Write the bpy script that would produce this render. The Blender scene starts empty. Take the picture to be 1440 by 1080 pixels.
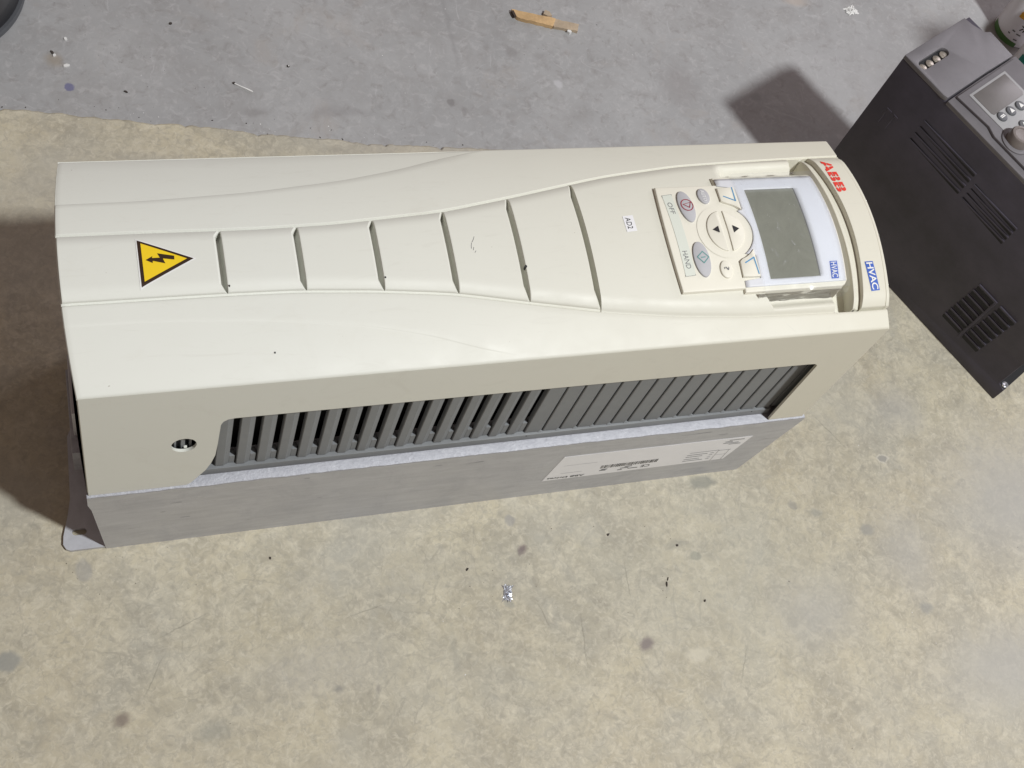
import bpy, bmesh, math, random
import numpy as np
from mathutils import Matrix, Vector
from mathutils.geometry import tessellate_polygon
random.seed(7)
SC = bpy.context.scene
COL = SC.collection

# ---------------------------------------------------------------- camera, world, lamp, exposure
cam_d = bpy.data.cameras.new('camera')
cam = bpy.data.objects.new('camera', cam_d); COL.objects.link(cam)
cam_d.sensor_fit = 'HORIZONTAL'; cam_d.sensor_width = 36.0
cam_d.lens = 45.886
cam_d.shift_x = -0.07203; cam_d.shift_y = -0.02075
cam_d.clip_start = 0.01; cam_d.clip_end = 60
cam.matrix_world = Matrix(((0.93206949, 0.08326409, -0.35258128, 0.01180208),
                           (-0.23017728, 0.88765234, -0.39886306, -0.4274274),
                           (0.27975863, 0.45292429, 0.84651917, 1.20999443),
                           (0, 0, 0, 1)))
SC.camera = cam
world = bpy.data.worlds.new('World'); SC.world = world; world.use_nodes = True
bg = world.node_tree.nodes['Background']
bg.inputs['Color'].default_value = (1.0, 0.77, 0.67, 1)
bg.inputs['Strength'].default_value = 0.175
LAMP = Vector((1.64, -1.40, 3.5))
ld = bpy.data.lights.new('ceiling_lamp', 'AREA'); ld.shape = 'DISK'; ld.size = 0.24
ld.energy = 137; ld.color = (0.975, 1.0, 1.0)
lo = bpy.data.objects.new('ceiling_lamp', ld); COL.objects.link(lo)
lo.location = LAMP
lo.rotation_euler = (Vector((0.5, 0.1, 0)) - LAMP).to_track_quat('-Z', 'Y').to_euler()
wd = bpy.data.lights.new('added_fill', 'AREA'); wd.shape = 'RECTANGLE'; wd.size = 1.8; wd.size_y = 2.2  # weak fill light added out of view to lift the shadows
wd.energy = 42; wd.color = (0.98, 0.92, 1.0)
wo = bpy.data.objects.new('added_fill', wd); COL.objects.link(wo); wo.location = (4.2, 1.9, 2.1)
wo.rotation_euler = (Vector((0.7, 0.5, 0)) - wo.location).to_track_quat('-Z', 'Y').to_euler()
SC.view_settings.view_transform = 'Standard'; SC.view_settings.look = 'None'
SC.view_settings.exposure = 0; SC.view_settings.gamma = 1

# ---------------------------------------------------------------- helpers
def sstep(t):
    t = np.clip(t, 0, 1); return t * t * (3 - 2 * t)

def tag(o, label=None, cat=None, group=None, kind=None):
    for k, v in (('label', label), ('category', cat), ('group', group), ('kind', kind)):
        if v: o[k] = v
    return o

def link(name, me, mat=None, parent=None, sharp=35):
    if mat is not None and not me.materials:
        for m in (mat if isinstance(mat, (list, tuple)) else [mat]): me.materials.append(m)
    if sharp is not None and len(me.polygons):
        me.polygons.foreach_set('use_smooth', [True] * len(me.polygons))
        me.set_sharp_from_angle(angle=math.radians(sharp))
    o = bpy.data.objects.new(name, me); COL.objects.link(o)
    if parent: o.parent = parent
    return o

def mesh_from(name, verts, faces):
    me = bpy.data.meshes.new(name)
    me.from_pydata([tuple(map(float, v)) for v in verts], [], faces); me.update(); me.validate()
    bm = bmesh.new(); bm.from_mesh(me)
    bmesh.ops.remove_doubles(bm, verts=bm.verts, dist=1e-6)
    bmesh.ops.recalc_face_normals(bm, faces=bm.faces)
    bm.to_mesh(me); bm.free()
    return me

def grid_mesh(name, X, Y, Z, mask=None):
    """single sheet; fast numpy path, normals up"""
    n, m = X.shape
    v = np.stack([X, Y, Z], -1).reshape(-1, 3)
    I = np.arange(n * m).reshape(n, m)
    q = np.stack([I[:-1, :-1], I[1:, :-1], I[1:, 1:], I[:-1, 1:]], -1)
    q = q[mask] if mask is not None else q.reshape(-1, 4)
    me = bpy.data.meshes.new(name)
    me.vertices.add(len(v)); me.vertices.foreach_set('co', v.ravel().astype(np.float32))
    me.loops.add(q.size); me.loops.foreach_set('vertex_index', q.ravel().astype(np.int32))
    me.polygons.add(len(q)); me.polygons.foreach_set('loop_start', np.arange(0, q.size, 4, dtype=np.int32))
    me.update(calc_edges=True); me.validate()
    return me

def empty(name, loc=(0, 0, 0), rz=0):
    o = bpy.data.objects.new(name, None); COL.objects.link(o); o.location = loc; o.rotation_euler = (0, 0, rz)
    o.empty_display_size = 0.05
    return o

def extrude_poly(name, loops, f0, f1, mat, parent=None, sharp=35, bev=0):
    """loops: outer + holes of 2D points; f0/f1 map 2D -> 3D for the two caps"""
    pts = [p for lp in loops for p in lp]
    tris = tessellate_polygon([[Vector((p[0], p[1], 0)) for p in lp] for lp in loops])
    n = len(pts)
    verts = [f0(*p) for p in pts] + [f1(*p) for p in pts]
    faces = [tuple(t) for t in tris] + [tuple(i + n for i in reversed(t)) for t in tris]
    k = 0
    for lp in loops:
        c = len(lp)
        for i in range(c):
            a, b = k + i, k + (i + 1) % c
            faces.append((a, b, b + n, a + n))
        k += c
    me = mesh_from(name, verts, faces)
    if bev:
        bm = bmesh.new(); bm.from_mesh(me)
        es = [e for e in bm.edges if len(e.link_faces) == 2 and e.calc_face_angle(0) > 0.6]
        bmesh.ops.bevel(bm, geom=es, offset=bev, segments=2, affect='EDGES', profile=0.5)
        bm.to_mesh(me); bm.free()
    return link(name, me, mat, parent, sharp)

def box(name, lo_, hi, mat, parent=None, bev=0.0, seg=2):
    bm = bmesh.new(); bmesh.ops.create_cube(bm, size=1)
    for v in bm.verts:
        v.co = Vector([lo_[i] + (v.co[i] + .5) * (hi[i] - lo_[i]) for i in range(3)])
    if bev: bmesh.ops.bevel(bm, geom=bm.edges[:], offset=bev, segments=seg, affect='EDGES', profile=0.5)
    me = bpy.data.meshes.new(name); bm.to_mesh(me); bm.free()
    return link(name, me, mat, parent)

def lathe(name, prof, c, mat, parent=None, n=48, sharp=35, sx=1.0, sy=1.0):
    verts, faces = [], []
    for r, z in prof:
        for i in range(n):
            a = 2 * math.pi * i / n
            verts.append((c[0] + sx * r * math.cos(a), c[1] + sy * r * math.sin(a), c[2] + z))
    for j in range(len(prof) - 1):
        for i in range(n):
            a, b = j * n + i, j * n + (i + 1) % n
            faces.append((a, b, b + n, a + n))
    faces.append(tuple(range(n))); faces.append(tuple(range((len(prof) - 1) * n, len(prof) * n)))
    me = mesh_from(name, verts, faces)
    return link(name, me, mat, parent, sharp)

# ---------------------------------------------------------------- materials
class NT:
    def __init__(s, name):
        s.m = bpy.data.materials.new(name); s.m.use_nodes = True
        s.t = s.m.node_tree; s.b = s.t.nodes['Principled BSDF']; s.out = s.t.nodes['Material Output']
        s.co = s.n('ShaderNodeTexCoord').outputs['Object']
    def n(s, typ, **kw):
        nd = s.t.nodes.new(typ)
        for k, v in kw.items(): setattr(nd, k, v)
        return nd
    def set(s, nd, k, v):
        if hasattr(v, 'is_linked') or hasattr(v, 'links'): s.t.links.new(v, nd.inputs[k])
        else: nd.inputs[k].default_value = v
    def mp(s, scale=(1, 1, 1), rot=(0, 0, 0), loc=(0, 0, 0), src=None):
        nd = s.n('ShaderNodeMapping'); s.set(nd, 'Vector', src or s.co)
        nd.inputs['Scale'].default_value = scale; nd.inputs['Rotation'].default_value = rot; nd.inputs['Location'].default_value = loc
        return nd.outputs[0]
    def noise(s, scale, detail=4, rough=.55, dist=0, src=None, col=False):
        nd = s.n('ShaderNodeTexNoise'); s.set(nd, 'Vector', src or s.co)
        for k, v in (('Scale', scale), ('Detail', detail), ('Roughness', rough), ('Distortion', dist)): nd.inputs[k].default_value = v
        return nd.outputs['Color' if col else 'Fac']
    def ramp(s, src, stops, interp='LINEAR'):
        nd = s.n('ShaderNodeValToRGB'); s.set(nd, 'Fac', src); cr = nd.color_ramp; cr.interpolation = interp
        while len(cr.elements) < len(stops): cr.elements.new(.5)
        for e, (p, c) in zip(cr.elements, stops):
            e.position = p; e.color = (c, c, c, 1) if not isinstance(c, tuple) else (*c, 1)
        return nd.outputs['Color']
    def mix(s, fac, a, b, mode='MIX'):
        nd = s.n('ShaderNodeMix', data_type='RGBA', blend_type=mode)
        s.set(nd, 0, fac)
        for k, v in ((6, a), (7, b)):
            if isinstance(v, tuple): nd.inputs[k].default_value = (*v, 1)
            else: s.t.links.new(v, nd.inputs[k])
        return nd.outputs[2]
    def math(s, op, a, b=0.0, clamp=False):
        nd = s.n('ShaderNodeMath', operation=op, use_clamp=clamp); s.set(nd, 0, a); s.set(nd, 1, b); return nd.outputs[0]
    def bump(s, h, strength=.2, dist=.001, nrm=None):
        nd = s.n('ShaderNodeBump'); s.set(nd, 'Height', h); nd.inputs['Strength'].default_value = strength
        nd.inputs['Distance'].default_value = dist
        if nrm is not None: s.set(nd, 'Normal', nrm)
        s.t.links.new(nd.outputs[0], s.b.inputs['Normal']); return nd.outputs[0]
    def base(s, c):
        if isinstance(c, tuple): s.b.inputs['Base Color'].default_value = (*c, 1)
        else: s.t.links.new(c, s.b.inputs['Base Color'])
    def p(s, **kw):
        for k, v in kw.items(): s.set(s.b, k.replace('_', ' '), v)
        return s.m

def plastic(name, c, rough=.42, var=.04, grain=.05, spec=.4):
    t = NT(name)
    n1 = t.noise(9, 5, .6)
    d = tuple(x * (1 - var) for x in c); e = tuple(min(1, x * (1 + var)) for x in c)
    t.base(t.ramp(n1, [(.3, d), (.7, e)]))
    t.bump(t.noise(2200, 2, .5), grain, .0004)
    r = t.ramp(t.noise(30, 4, .6), [(.3, rough - .05), (.7, rough + .07)])
    return t.p(Roughness=r, Specular_IOR_Level=spec)

def mat_cover():
    t = NT('cream_plastic')
    big = t.noise(5, 5, .6)
    # yellower, dimmer hood end paints in bounced light, evens lamp falloff; faint handling grime
    sx = t.n('ShaderNodeSeparateXYZ'); t.set(sx, 0, t.co)
    g = t.math('MULTIPLY', sx.outputs['X'], 1.35, True)
    g = t.ramp(g, [(.2, 0.0), (.95, 1.0)])
    c = t.mix(g, (.695, .705, .655), (.690, .665, .565))
    c = t.mix(t.ramp(big, [(.35, 0.0), (.75, .10)]), c, (.60, .58, .49))
    sm = t.ramp(t.noise(3.2, 6, .75, 1.5, src=t.mp((6, 30, 6))), [(.56, 0.0), (.78, .22)])
    c = t.mix(sm, c, (.50, .48, .42))
    gr = t.ramp(t.noise(16, 6, .7, .6), [(.58, 0.0), (.80, .16)])
    c = t.mix(gr, c, (.52, .49, .40))
    sl = t.ramp(t.noise(30, 3, .6, .4, src=t.mp((1, 16, 1), src=t.mp((1, 1, 1), (0, 0, .7)))), [(.70, 0.0), (.76, .22)])
    c = t.mix(sl, c, (.50, .49, .45))
    sp = t.ramp(t.noise(170, 2, .5), [(.79, 0.0), (.81, .6)])
    c = t.mix(sp, c, (.25, .21, .16))
    t.base(c)
    t.bump(t.noise(1500, 3, .6), .10, .0004)
    return t.p(Roughness=t.ramp(t.noise(24, 5, .65), [(.3, .40), (.7, .55)]), Specular_IOR_Level=.35)

def mat_metal(name='dull_aluminium', tint=(.53, .535, .56), met=.45):
    t = NT(name)
    st = t.noise(10, 6, .65, src=t.mp((2, 2, 14)))
    bl = t.noise(26, 6, .7, .8)
    c = t.mix(t.ramp(st, [(.3, 0.0), (.72, 1.0)]), tuple(x * .88 for x in tint), tuple(x * 1.08 for x in tint))
    c = t.mix(t.ramp(bl, [(.5, 0.0), (.75, .35)]), c, tuple(x * .68 for x in tint))
    mk = t.ramp(t.noise(14, 3, .5, .4, src=t.mp((3, 3, 20))), [(.70, 0.0), (.75, .65)])
    c = t.mix(mk, c, tuple(x * .42 for x in tint))
    w = t.ramp(t.noise(60, 4, .7, src=t.mp((1, 1, 5))), [(.66, 0.0), (.74, .35)])
    c = t.mix(w, c, tuple(min(1, x * 1.45) for x in tint))
    t.base(c)
    t.bump(t.noise(420, 4, .6), .25, .0006)
    return t.p(Metallic=met, Roughness=t.ramp(bl, [(.3, .42), (.7, .62)]))

def dist_mask(t, wv, x, y, rx, ry, soft=.5, rot=0.0, floor=True):
    """soft blob: 1 inside an ellipse around (x, y), coordinates warped by noise"""
    m = t.n('ShaderNodeMapping'); m.vector_type = 'TEXTURE'
    t.set(m, 'Vector', wv); m.inputs['Location'].default_value = (x, y, 0); m.inputs['Rotation'].default_value = (0, 0, rot)
    m.inputs['Scale'].default_value = (rx, ry, 1)
    sp = t.n('ShaderNodeVectorMath', operation='MULTIPLY'); t.set(sp, 0, m.outputs[0]); sp.inputs[1].default_value = (1, 1, 0)
    ln = t.n('ShaderNodeVectorMath', operation='LENGTH'); t.set(ln, 0, sp.outputs[0])
    mr = t.n('ShaderNodeMapRange', interpolation_type='SMOOTHSTEP')
    t.set(mr, 'Value', ln.outputs['Value']); mr.inputs['From Min'].default_value = 1.0; mr.inputs['From Max'].default_value = 1 - soft
    mr.inputs['To Min'].default_value = 0; mr.inputs['To Max'].default_value = 1
    return mr.outputs[0]

def warp(t, amt, scale):
    n = t.noise(scale, 4, .6, col=True)
    a = t.n('ShaderNodeVectorMath', operation='SUBTRACT'); t.set(a, 0, n); a.inputs[1].default_value = (.5, .5, .5)
    b = t.n('ShaderNodeVectorMath', operation='SCALE'); t.set(b, 0, a.outputs[0]); b.inputs['Scale'].default_value = amt
    c = t.n('ShaderNodeVectorMath', operation='ADD'); t.set(c, 0, t.co); t.set(c, 1, b.outputs[0])
    return c.outputs[0]

def streaks(t, scale, rot, lo, hi, wv, stretch=9):
    v = t.mp((1, stretch, 1), src=t.mp((1, 1, 1), (0, 0, rot), src=wv))
    return t.ramp(t.noise(scale, 3, .6, .3, src=v), [(lo, 0.0), (hi, 1.0)])

def mat_tan():
    t = NT('tan_floor')
    wv = warp(t, .030, 22)
    wv2 = warp(t, .014, 48)
    c = t.mix(t.ramp(t.noise(9, 6, .62, src=wv), [(.32, 0.0), (.68, 1.0)]), (.455, .408, .308), (.555, .505, .375))
    # greenish grey worn patches
    c = t.mix(t.ramp(t.noise(6.5, 6, .66, .6, src=wv), [(.46, 0.0), (.66, .80)]), c, (.395, .38, .33))
    c = t.mix(t.ramp(t.noise(17, 5, .65, .5, src=wv2), [(.46, 0.0), (.68, .70)]), c, (.345, .315, .25))
    c = t.mix(t.ramp(t.noise(50, 4, .6, .8, src=wv2), [(.48, 0.0), (.70, .65)]), c, (.615, .565, .445))
    c = t.mix(t.ramp(t.noise(85, 4, .6, 1.0, src=wv2), [(.50, 0.0), (.72, .60)]), c, (.30, .275, .225))
    c = t.mix(t.ramp(t.noise(150, 3, .6, 1.1, src=t.mp((1, 1, 1), loc=(5, 2, 0), src=wv2)), [(.48, 0.0), (.72, .50)]), c, (.66, .615, .50))
    c = t.mix(t.ramp(t.noise(180, 3, .6, 1.0, src=wv2), [(.50, 0.0), (.70, .5)]), c, (.33, .31, .26))
    c = t.mix(t.ramp(t.noise(4.5, 5, .6, .4, src=t.mp((1, 1, 1), loc=(9, 4, 0), src=wv)), [(.50, 0.0), (.72, .6)]), c, (.455, .44, .385))
    for i, (sc, ro, lo_, hi_, k) in enumerate(((10, .35, .63, .70, .55), (13, 1.45, .635, .70, .55), (16, 2.3, .64, .70, .5), (24, .9, .62, .69, .42), (30, 2.9, .62, .69, .42), (27, 1.7, .62, .69, .42), (9, 1.9, .65, .71, .5))):
        c = t.mix(t.math('MULTIPLY', t.math('MULTIPLY', streaks(t, sc, ro, lo_, hi_, wv2, 15), t.ramp(t.noise(5, 3, .6, src=wv), [(.35, .15), (.7, .85)])), k), c, (.30, .28, .235))
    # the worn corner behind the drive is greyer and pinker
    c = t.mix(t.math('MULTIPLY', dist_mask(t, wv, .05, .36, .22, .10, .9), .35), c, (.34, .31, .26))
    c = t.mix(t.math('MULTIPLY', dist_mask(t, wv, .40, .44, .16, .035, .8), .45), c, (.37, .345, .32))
    c = t.mix(t.math('MULTIPLY', dist_mask(t, wv, .62, -.12, .20, .16, .9), .30), c, (.42, .42, .37))
    for (x, y, rx, ry, k) in ((.99, -.08, .16, .14, .65), (.92, -.26, .16, .07, .6), (.88, .05, .05, .05, .45), (.70, -.17, .08, .06, .45), (.18, -.14, .10, .05, .35), (.83, -.12, .05, .09, .5)):
        c = t.mix(t.math('MULTIPLY', dist_mask(t, wv, x, y, rx, ry, .95), k), c, (.415, .405, .385))
    st = [(.840, -.010, .0085, .0055, .25, (.60, .57, .50), .55), (.840, -.010, .0062, .0038, .25, (.28, .27, .25), .75), (.790, -.090, .010, .008, .6, (.28, .28, .27), .55), (.735, -.062, .009, .006, .6, (.28, .28, .25), .55), (.71, -.050, .005, .006, .6, (.27, .26, .24), .6), (.83, -.185, .010, .008, .6, (.29, .29, .28), .55), (.3972, -.0565, .0068, .0064, .8, (.17, .13, .135), .8), (.5029, -.1718, .0085, .0080, .75, (.20, .165, .165), .8),
          (.0104, -.1596, .0105, .0078, .75, (.19, .15, .13), .75), (-.0768, -.0921, .0100, .0095, .45, (.28, .28, .26), .8),
          (.1965, -.1645, .0060, .0050, .8, (.25, .24, .22), .7), (.2338, -.1696, .0042, .0045, .8, (.25, .23, .21), .6),
          (.3926, -.0261, .0065, .0062, .5, (.30, .29, .28), .65), (.5814, -.0911, .0080, .0060, .4, (.30, .30, .25), .7),
          (-.0113, -.0180, .0070, .0110, .4, (.33, .32, .30), .55), (.0830, -.1830, .020, .014, .8, (.27, .27, .24), .5),
          (.6115, -.010, .018, .010, .5, (.24, .24, .21), .75), (.560, -.075, .012, .006, .7, (.30, .29, .25), .5),
          (.3720, -.1090, .006, .005, .4, (.36, .35, .30), .6), (.2650, -.0800, .030, .006, .9, (.30, .29, .26), .35),
          (.5550, -.1900, .016, .009, .7, (.62, .58, .47), .6), (.3100, -.150, .006, .03, .9, (.31, .30, .26), .4)]
    for x, y, rx, ry, so, col, k in st:
        c = t.mix(t.math('MULTIPLY', dist_mask(t, wv2 if rx < .02 else wv, x, y, rx * 1.15, ry * 1.15, so), k), c, col)
    # hairline cracks with their own place
    for (x, y, l, a) in ((.785, .028, .045, -1.0), (.04, -.125, .030, 1.05), (.07, -.083, .035, .35), (.50, -.105, .030, 1.5), (.405, -.125, .02, -1.3), (.60, -.21, .03, 1.1), (.30, .02, .02, .3), (.44, -.155, .04, 1.45), (.235, -.095, .03, .2)):
        c = t.mix(t.math('MULTIPLY', dist_mask(t, warp(t, .004, 90), x, y, l, .0011, .9, a), .45), c, (.20, .19, .16))
    # deep edge wear along the border with the grey slab
    t.base(c)
    h = t.math('ADD', t.noise(60, 6, .7, 1.0, src=wv2), t.math('MULTIPLY', t.noise(420, 4, .7), .35))
    t.bump(h, .22, .001)
    return t.p(Roughness=t.ramp(t.noise(25, 5, .7), [(.3, .50), (.7, .75)]), Specular_IOR_Level=.35)

def mat_grey():
    t = NT('grey_concrete')
    wv = warp(t, .03, 18); wv2 = warp(t, .012, 55)
    c = t.mix(t.ramp(t.noise(5, 7, .65, src=wv), [(.30, 0.0), (.70, 1.0)]), (.312, .312, .317), (.408, .409, .413))
    c = t.mix(t.ramp(t.noise(16, 6, .7, 1.0, src=wv), [(.48, 0.0), (.72, .50)]), c, (.27, .255, .25))
    c = t.mix(t.ramp(t.noise(38, 6, .72, 1.6, src=wv2), [(.54, 0.0), (.72, .45)]), c, (.46, .455, .46))
    c = t.mix(t.ramp(t.noise(70, 4, .65, .7, src=wv2), [(.54, 0.0), (.70, .48)]), c, (.24, .225, .22))
    c = t.mix(t.ramp(t.noise(120, 3, .6, .8, src=t.mp((1, 1, 1), loc=(5, 2, 0), src=wv2)), [(.54, 0.0), (.70, .40)]), c, (.49, .485, .49))
    c = t.mix(t.ramp(t.noise(9, 5, .7, .5, src=t.mp((1, 1, 1), loc=(3, 1, 0), src=wv)), [(.56, 0.0), (.74, .35)]), c, (.38, .33, .29))
    for (sc, ro, k) in ((12, .5, .35), (15, 1.7, .35), (22, 2.6, .3)):
        c = t.mix(t.math('MULTIPLY', streaks(t, sc, ro, .66, .72, wv2, 10), k), c, (.50, .50, .51))
    st = [(.0137, .5282, .0062, .0052, .4, (.15, .15, .27), .85), (.2050, .4905, .018, .008, .8, (.25, .24, .24), .6),
          (.4350, .5000, .0060, .0060, .5, (.21, .20, .20), .7), (.4480, .485, .004, .009, .7, (.24, .23, .23), .6),
          (.5750, .5250, .0070, .0075, .5, (.52, .52, .54), .7), (.5250, .5750, .0085, .0085, .6, (.26, .25, .25), .6),
          (.5620, .5700, .012, .007, .8, (.27, .26, .26), .5), (.7400, .520, .03, .05, .9, (.29, .275, .275), .55),
          (.4540, .62, .004, .12, .9, (.27, .265, .27), .5), (.8420, .502, .010, .008, .7, (.2, .2, .2), .35),
          (.001, .565, .012, .012, .8, (.30, .25, .19), .6), (1.1, .52, .25, .12, .9, (.36, .35, .36), .4),
          (.955, .665, .025, .010, .8, (.50, .40, .32), .4), (.30, .485, .05, .010, .9, (.255, .245, .25), .45)]
    for x, y, rx, ry, so, col, k in st:
        c = t.mix(t.math('MULTIPLY', dist_mask(t, wv2 if rx < .02 else wv, x, y, rx * 1.15, ry * 1.15, so), k), c, col)
    t.base(c)
    t.bump(t.math('ADD', t.noise(70, 6, .7), t.math('MULTIPLY', t.noise(500, 3, .7), .3)), .25, .001)
    return t.p(Roughness=t.ramp(t.noise(14, 5, .7), [(.3, .42), (.7, .65)]), Specular_IOR_Level=.4)

def simple(name, c, rough=.5, met=0.0, spec=.5, nscale=0, nst=.1, coat=0.0, var=.08, vs=40):
    t = NT(name)
    n1 = t.noise(vs, 5, .65)
    t.base(t.ramp(n1, [(.3, tuple(x * (1 - var) for x in c)), (.7, tuple(min(1, x * (1 + var)) for x in c))]))
    if nscale: t.bump(t.noise(nscale, 4, .6), nst, .001)
    return t.p(Roughness=rough, Metallic=met, Specular_IOR_Level=spec, Coat_Weight=coat)

M = dict(
    cover=mat_cover(), metal=mat_metal(),
    tan=mat_tan(), grey=mat_grey(),
    keypad=plastic('keypad_plastic', (.76, .735, .64), .45),
    vent=plastic('vent_plastic', (.212, .222, .232), .5, .14),
    black=simple('dark_interior', (.012, .012, .014), .7),
    bezel=plastic('bezel_plastic', (.68, .69, .73), .35, .03),
    grey_btn=plastic('grey_rubber', (.46, .46, .48), .5),
    band=plastic('label_band', (.66, .69, .62), .5, .02),
    ink=simple('black_ink', (.02, .02, .022), .5, var=.2),
    grey_ink=simple('grey_ink', (.16, .16, .17), .5),
    red_ink=simple('red_ink', (.75, .045, .03), .45),
    darkred=simple('dark_red_ink', (.33, .03, .05), .45),
    green_ink=simple('green_ink', (.10, .30, .29), .45),
    blue_ink=simple('blue_ink', (.09, .29, .52), .45),
    badge_blue=simple('badge_blue', (.045, .12, .48), .4),
    white=simple('white_print', (.78, .78, .77), .5, var=.03),
    sticker=simple('white_sticker', (.80, .80, .82), .45, var=.03),
    yellow=simple('warning_yellow', (.85, .60, .02), .4, var=.03),
    warnblk=simple('warning_black', (.035, .018, .01), .4),
    housing=simple('charcoal_housing', (.054, .048, .068), .55, nscale=900, nst=.15, var=.30, vs=14),
    front=simple('grey_housing_front', (.165, .157, .170), .5, nscale=900, nst=.12, var=.12, vs=20),
    plate2=simple('pale_grey_plate', (.36, .36, .37), .5, var=.06),
    knob=simple('grey_knob', (.19, .165, .155), .3, var=.1),
    lcd2=simple('blank_display', (.15, .14, .138), .35),
    wood=simple('split_wood', (.55, .37, .19), .7, nscale=300, nst=.5, var=.25, vs=60),
    wood2=simple('weathered_wood', (.45, .36, .26), .75, nscale=300, nst=.5, var=.2, vs=60),
    burnt=simple('charred_end', (.06, .04, .03), .8),
    foil=simple('crumpled_foil', (.72, .74, .80), .25, .85, var=.2, vs=300),
    tub=simple('black_tub_plastic', (.018, .018, .022), .35, coat=.2),
    tub_rim=simple('dusty_rim', (.085, .09, .10), .45),
    canwhite=simple('can_white', (.86, .85, .88), .35, var=.03, coat=.3),
    cangreen=simple('can_green', (.10, .22, .07), .4),
    orange=simple('can_orange', (.80, .42, .04), .4),
    teal=simple('teal_print', (.01, .24, .19), .4),
    shade_caster=simple('caster_brown', (.34, .23, .14), .8, nscale=80, nst=.2),
    chip_d=simple('dark_chip', (.05, .04, .035), .8), chip_w=simple('pale_chip', (.75, .75, .74), .6),
)
def mat_lcd():
    t = NT('lcd_glass')
    sx = t.n('ShaderNodeSeparateXYZ'); t.set(sx, 0, t.co)
    n1 = t.noise(40, 5, .7, 1.0)
    c = t.mix(t.ramp(n1, [(.3, 0.0), (.7, 1.0)]), (.190, .193, .152), (.240, .243, .195))
    t.base(c)
    t.bump(t.noise(55, 3, .6), .12, .002)
    return t.p(Roughness=.12, Specular_IOR_Level=.6, Coat_Weight=.4)
M['lcd'] = mat_lcd()
def mat_film():
    t = NT('clear_film')
    tr = t.n('ShaderNodeBsdfTransparent'); gl = t.n('ShaderNodeBsdfGlossy'); gl.inputs['Roughness'].default_value = .2
    gl.inputs['Color'].default_value = (.95, .97, 1, 1)
    df = t.n('ShaderNodeBsdfDiffuse'); df.inputs['Color'].default_value = (.85, .88, .95, 1)
    bp = t.n('ShaderNodeBump'); bp.inputs['Strength'].default_value = .30; bp.inputs['Distance'].default_value = .002
    wr = t.noise(34, 4, .6, 2.2)
    t.set(bp, 'Height', wr)
    t.set(gl, 'Normal', bp.outputs[0])
    lw = t.n('ShaderNodeFresnel'); lw.inputs['IOR'].default_value = 1.40
    m1 = t.n('ShaderNodeMixShader'); t.set(m1, 0, t.math('MULTIPLY', lw.outputs[0], 1.6, True)); t.set(m1, 1, tr.outputs[0]); t.set(m1, 2, gl.outputs[0])
    # milky creases
    f = t.ramp(t.noise(75, 6, .75, 2.5), [(.62, .05), (.74, .30)])
    m2 = t.n('ShaderNodeMixShader'); t.set(m2, 0, f); t.set(m2, 1, m1.outputs[0]); t.set(m2, 2, df.outputs[0])
    t.t.links.new(m2.outputs[0], t.out.inputs['Surface'])
    return t.m
M['film'] = mat_film()

# ---------------------------------------------------------------- ground
EDGE = [(-.9, .60), (-.5, .553), (-.056, .4973), (.0557, .4849), (.16, .468), (.2713, .4491), (.3915, .4347), (.55, .414), (.8, .372), (1.2, .315), (1.8, .225)]
def edge_y(x): return float(np.interp(x, [p[0] for p in EDGE], [p[1] for p in EDGE]))
def ground():
    n = 2
    v = [(-6, -6, -.0042), (8, -6, -.0042), (8, 8, -.0042), (-6, 8, -.0042)]
    me = mesh_from('concrete_floor', v, [(0, 1, 2, 3)])
    tag(link('concrete_floor', me, M['grey']), kind='structure')
    # tan sheet laid on the grey slab, its far edge chipped and slightly uneven
    pts = []
    x = -6.0
    rnd = random.Random(3)
    xs = [-6, -3] + list(np.arange(-.9, 1.8, .004)) + [3, 8]
    a = b = 0
    for x in xs:
        a = a * .86 + rnd.uniform(-1, 1) * .0009; b = b * .985 + rnd.uniform(-1, 1) * .0006
        y = edge_y(x) + ((a + b) if -.9 <= x <= 1.8 else 0)
        if rnd.random() < .05: y -= rnd.uniform(.001, .0035)
        pts.append((x, y))
    k = len(pts)
    v = [(x, -6, 0) for x, y in pts] + [(x, y - .0022, 0) for x, y in pts] + [(x, y, -.0012) for x, y in pts] + [(x, y + .0004, -.0043) for x, y in pts]
    f = []
    for j in range(3):
        for i in range(k - 1):
            f.append((j * k + i, j * k + i + 1, (j + 1) * k + i + 1, (j + 1) * k + i))
    me = bpy.data.meshes.new('floor_coating'); me.from_pydata(v, [], f); me.update()
    tag(link('floor_coating', me, M['tan'], sharp=None), kind='structure')
ground()

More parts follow.
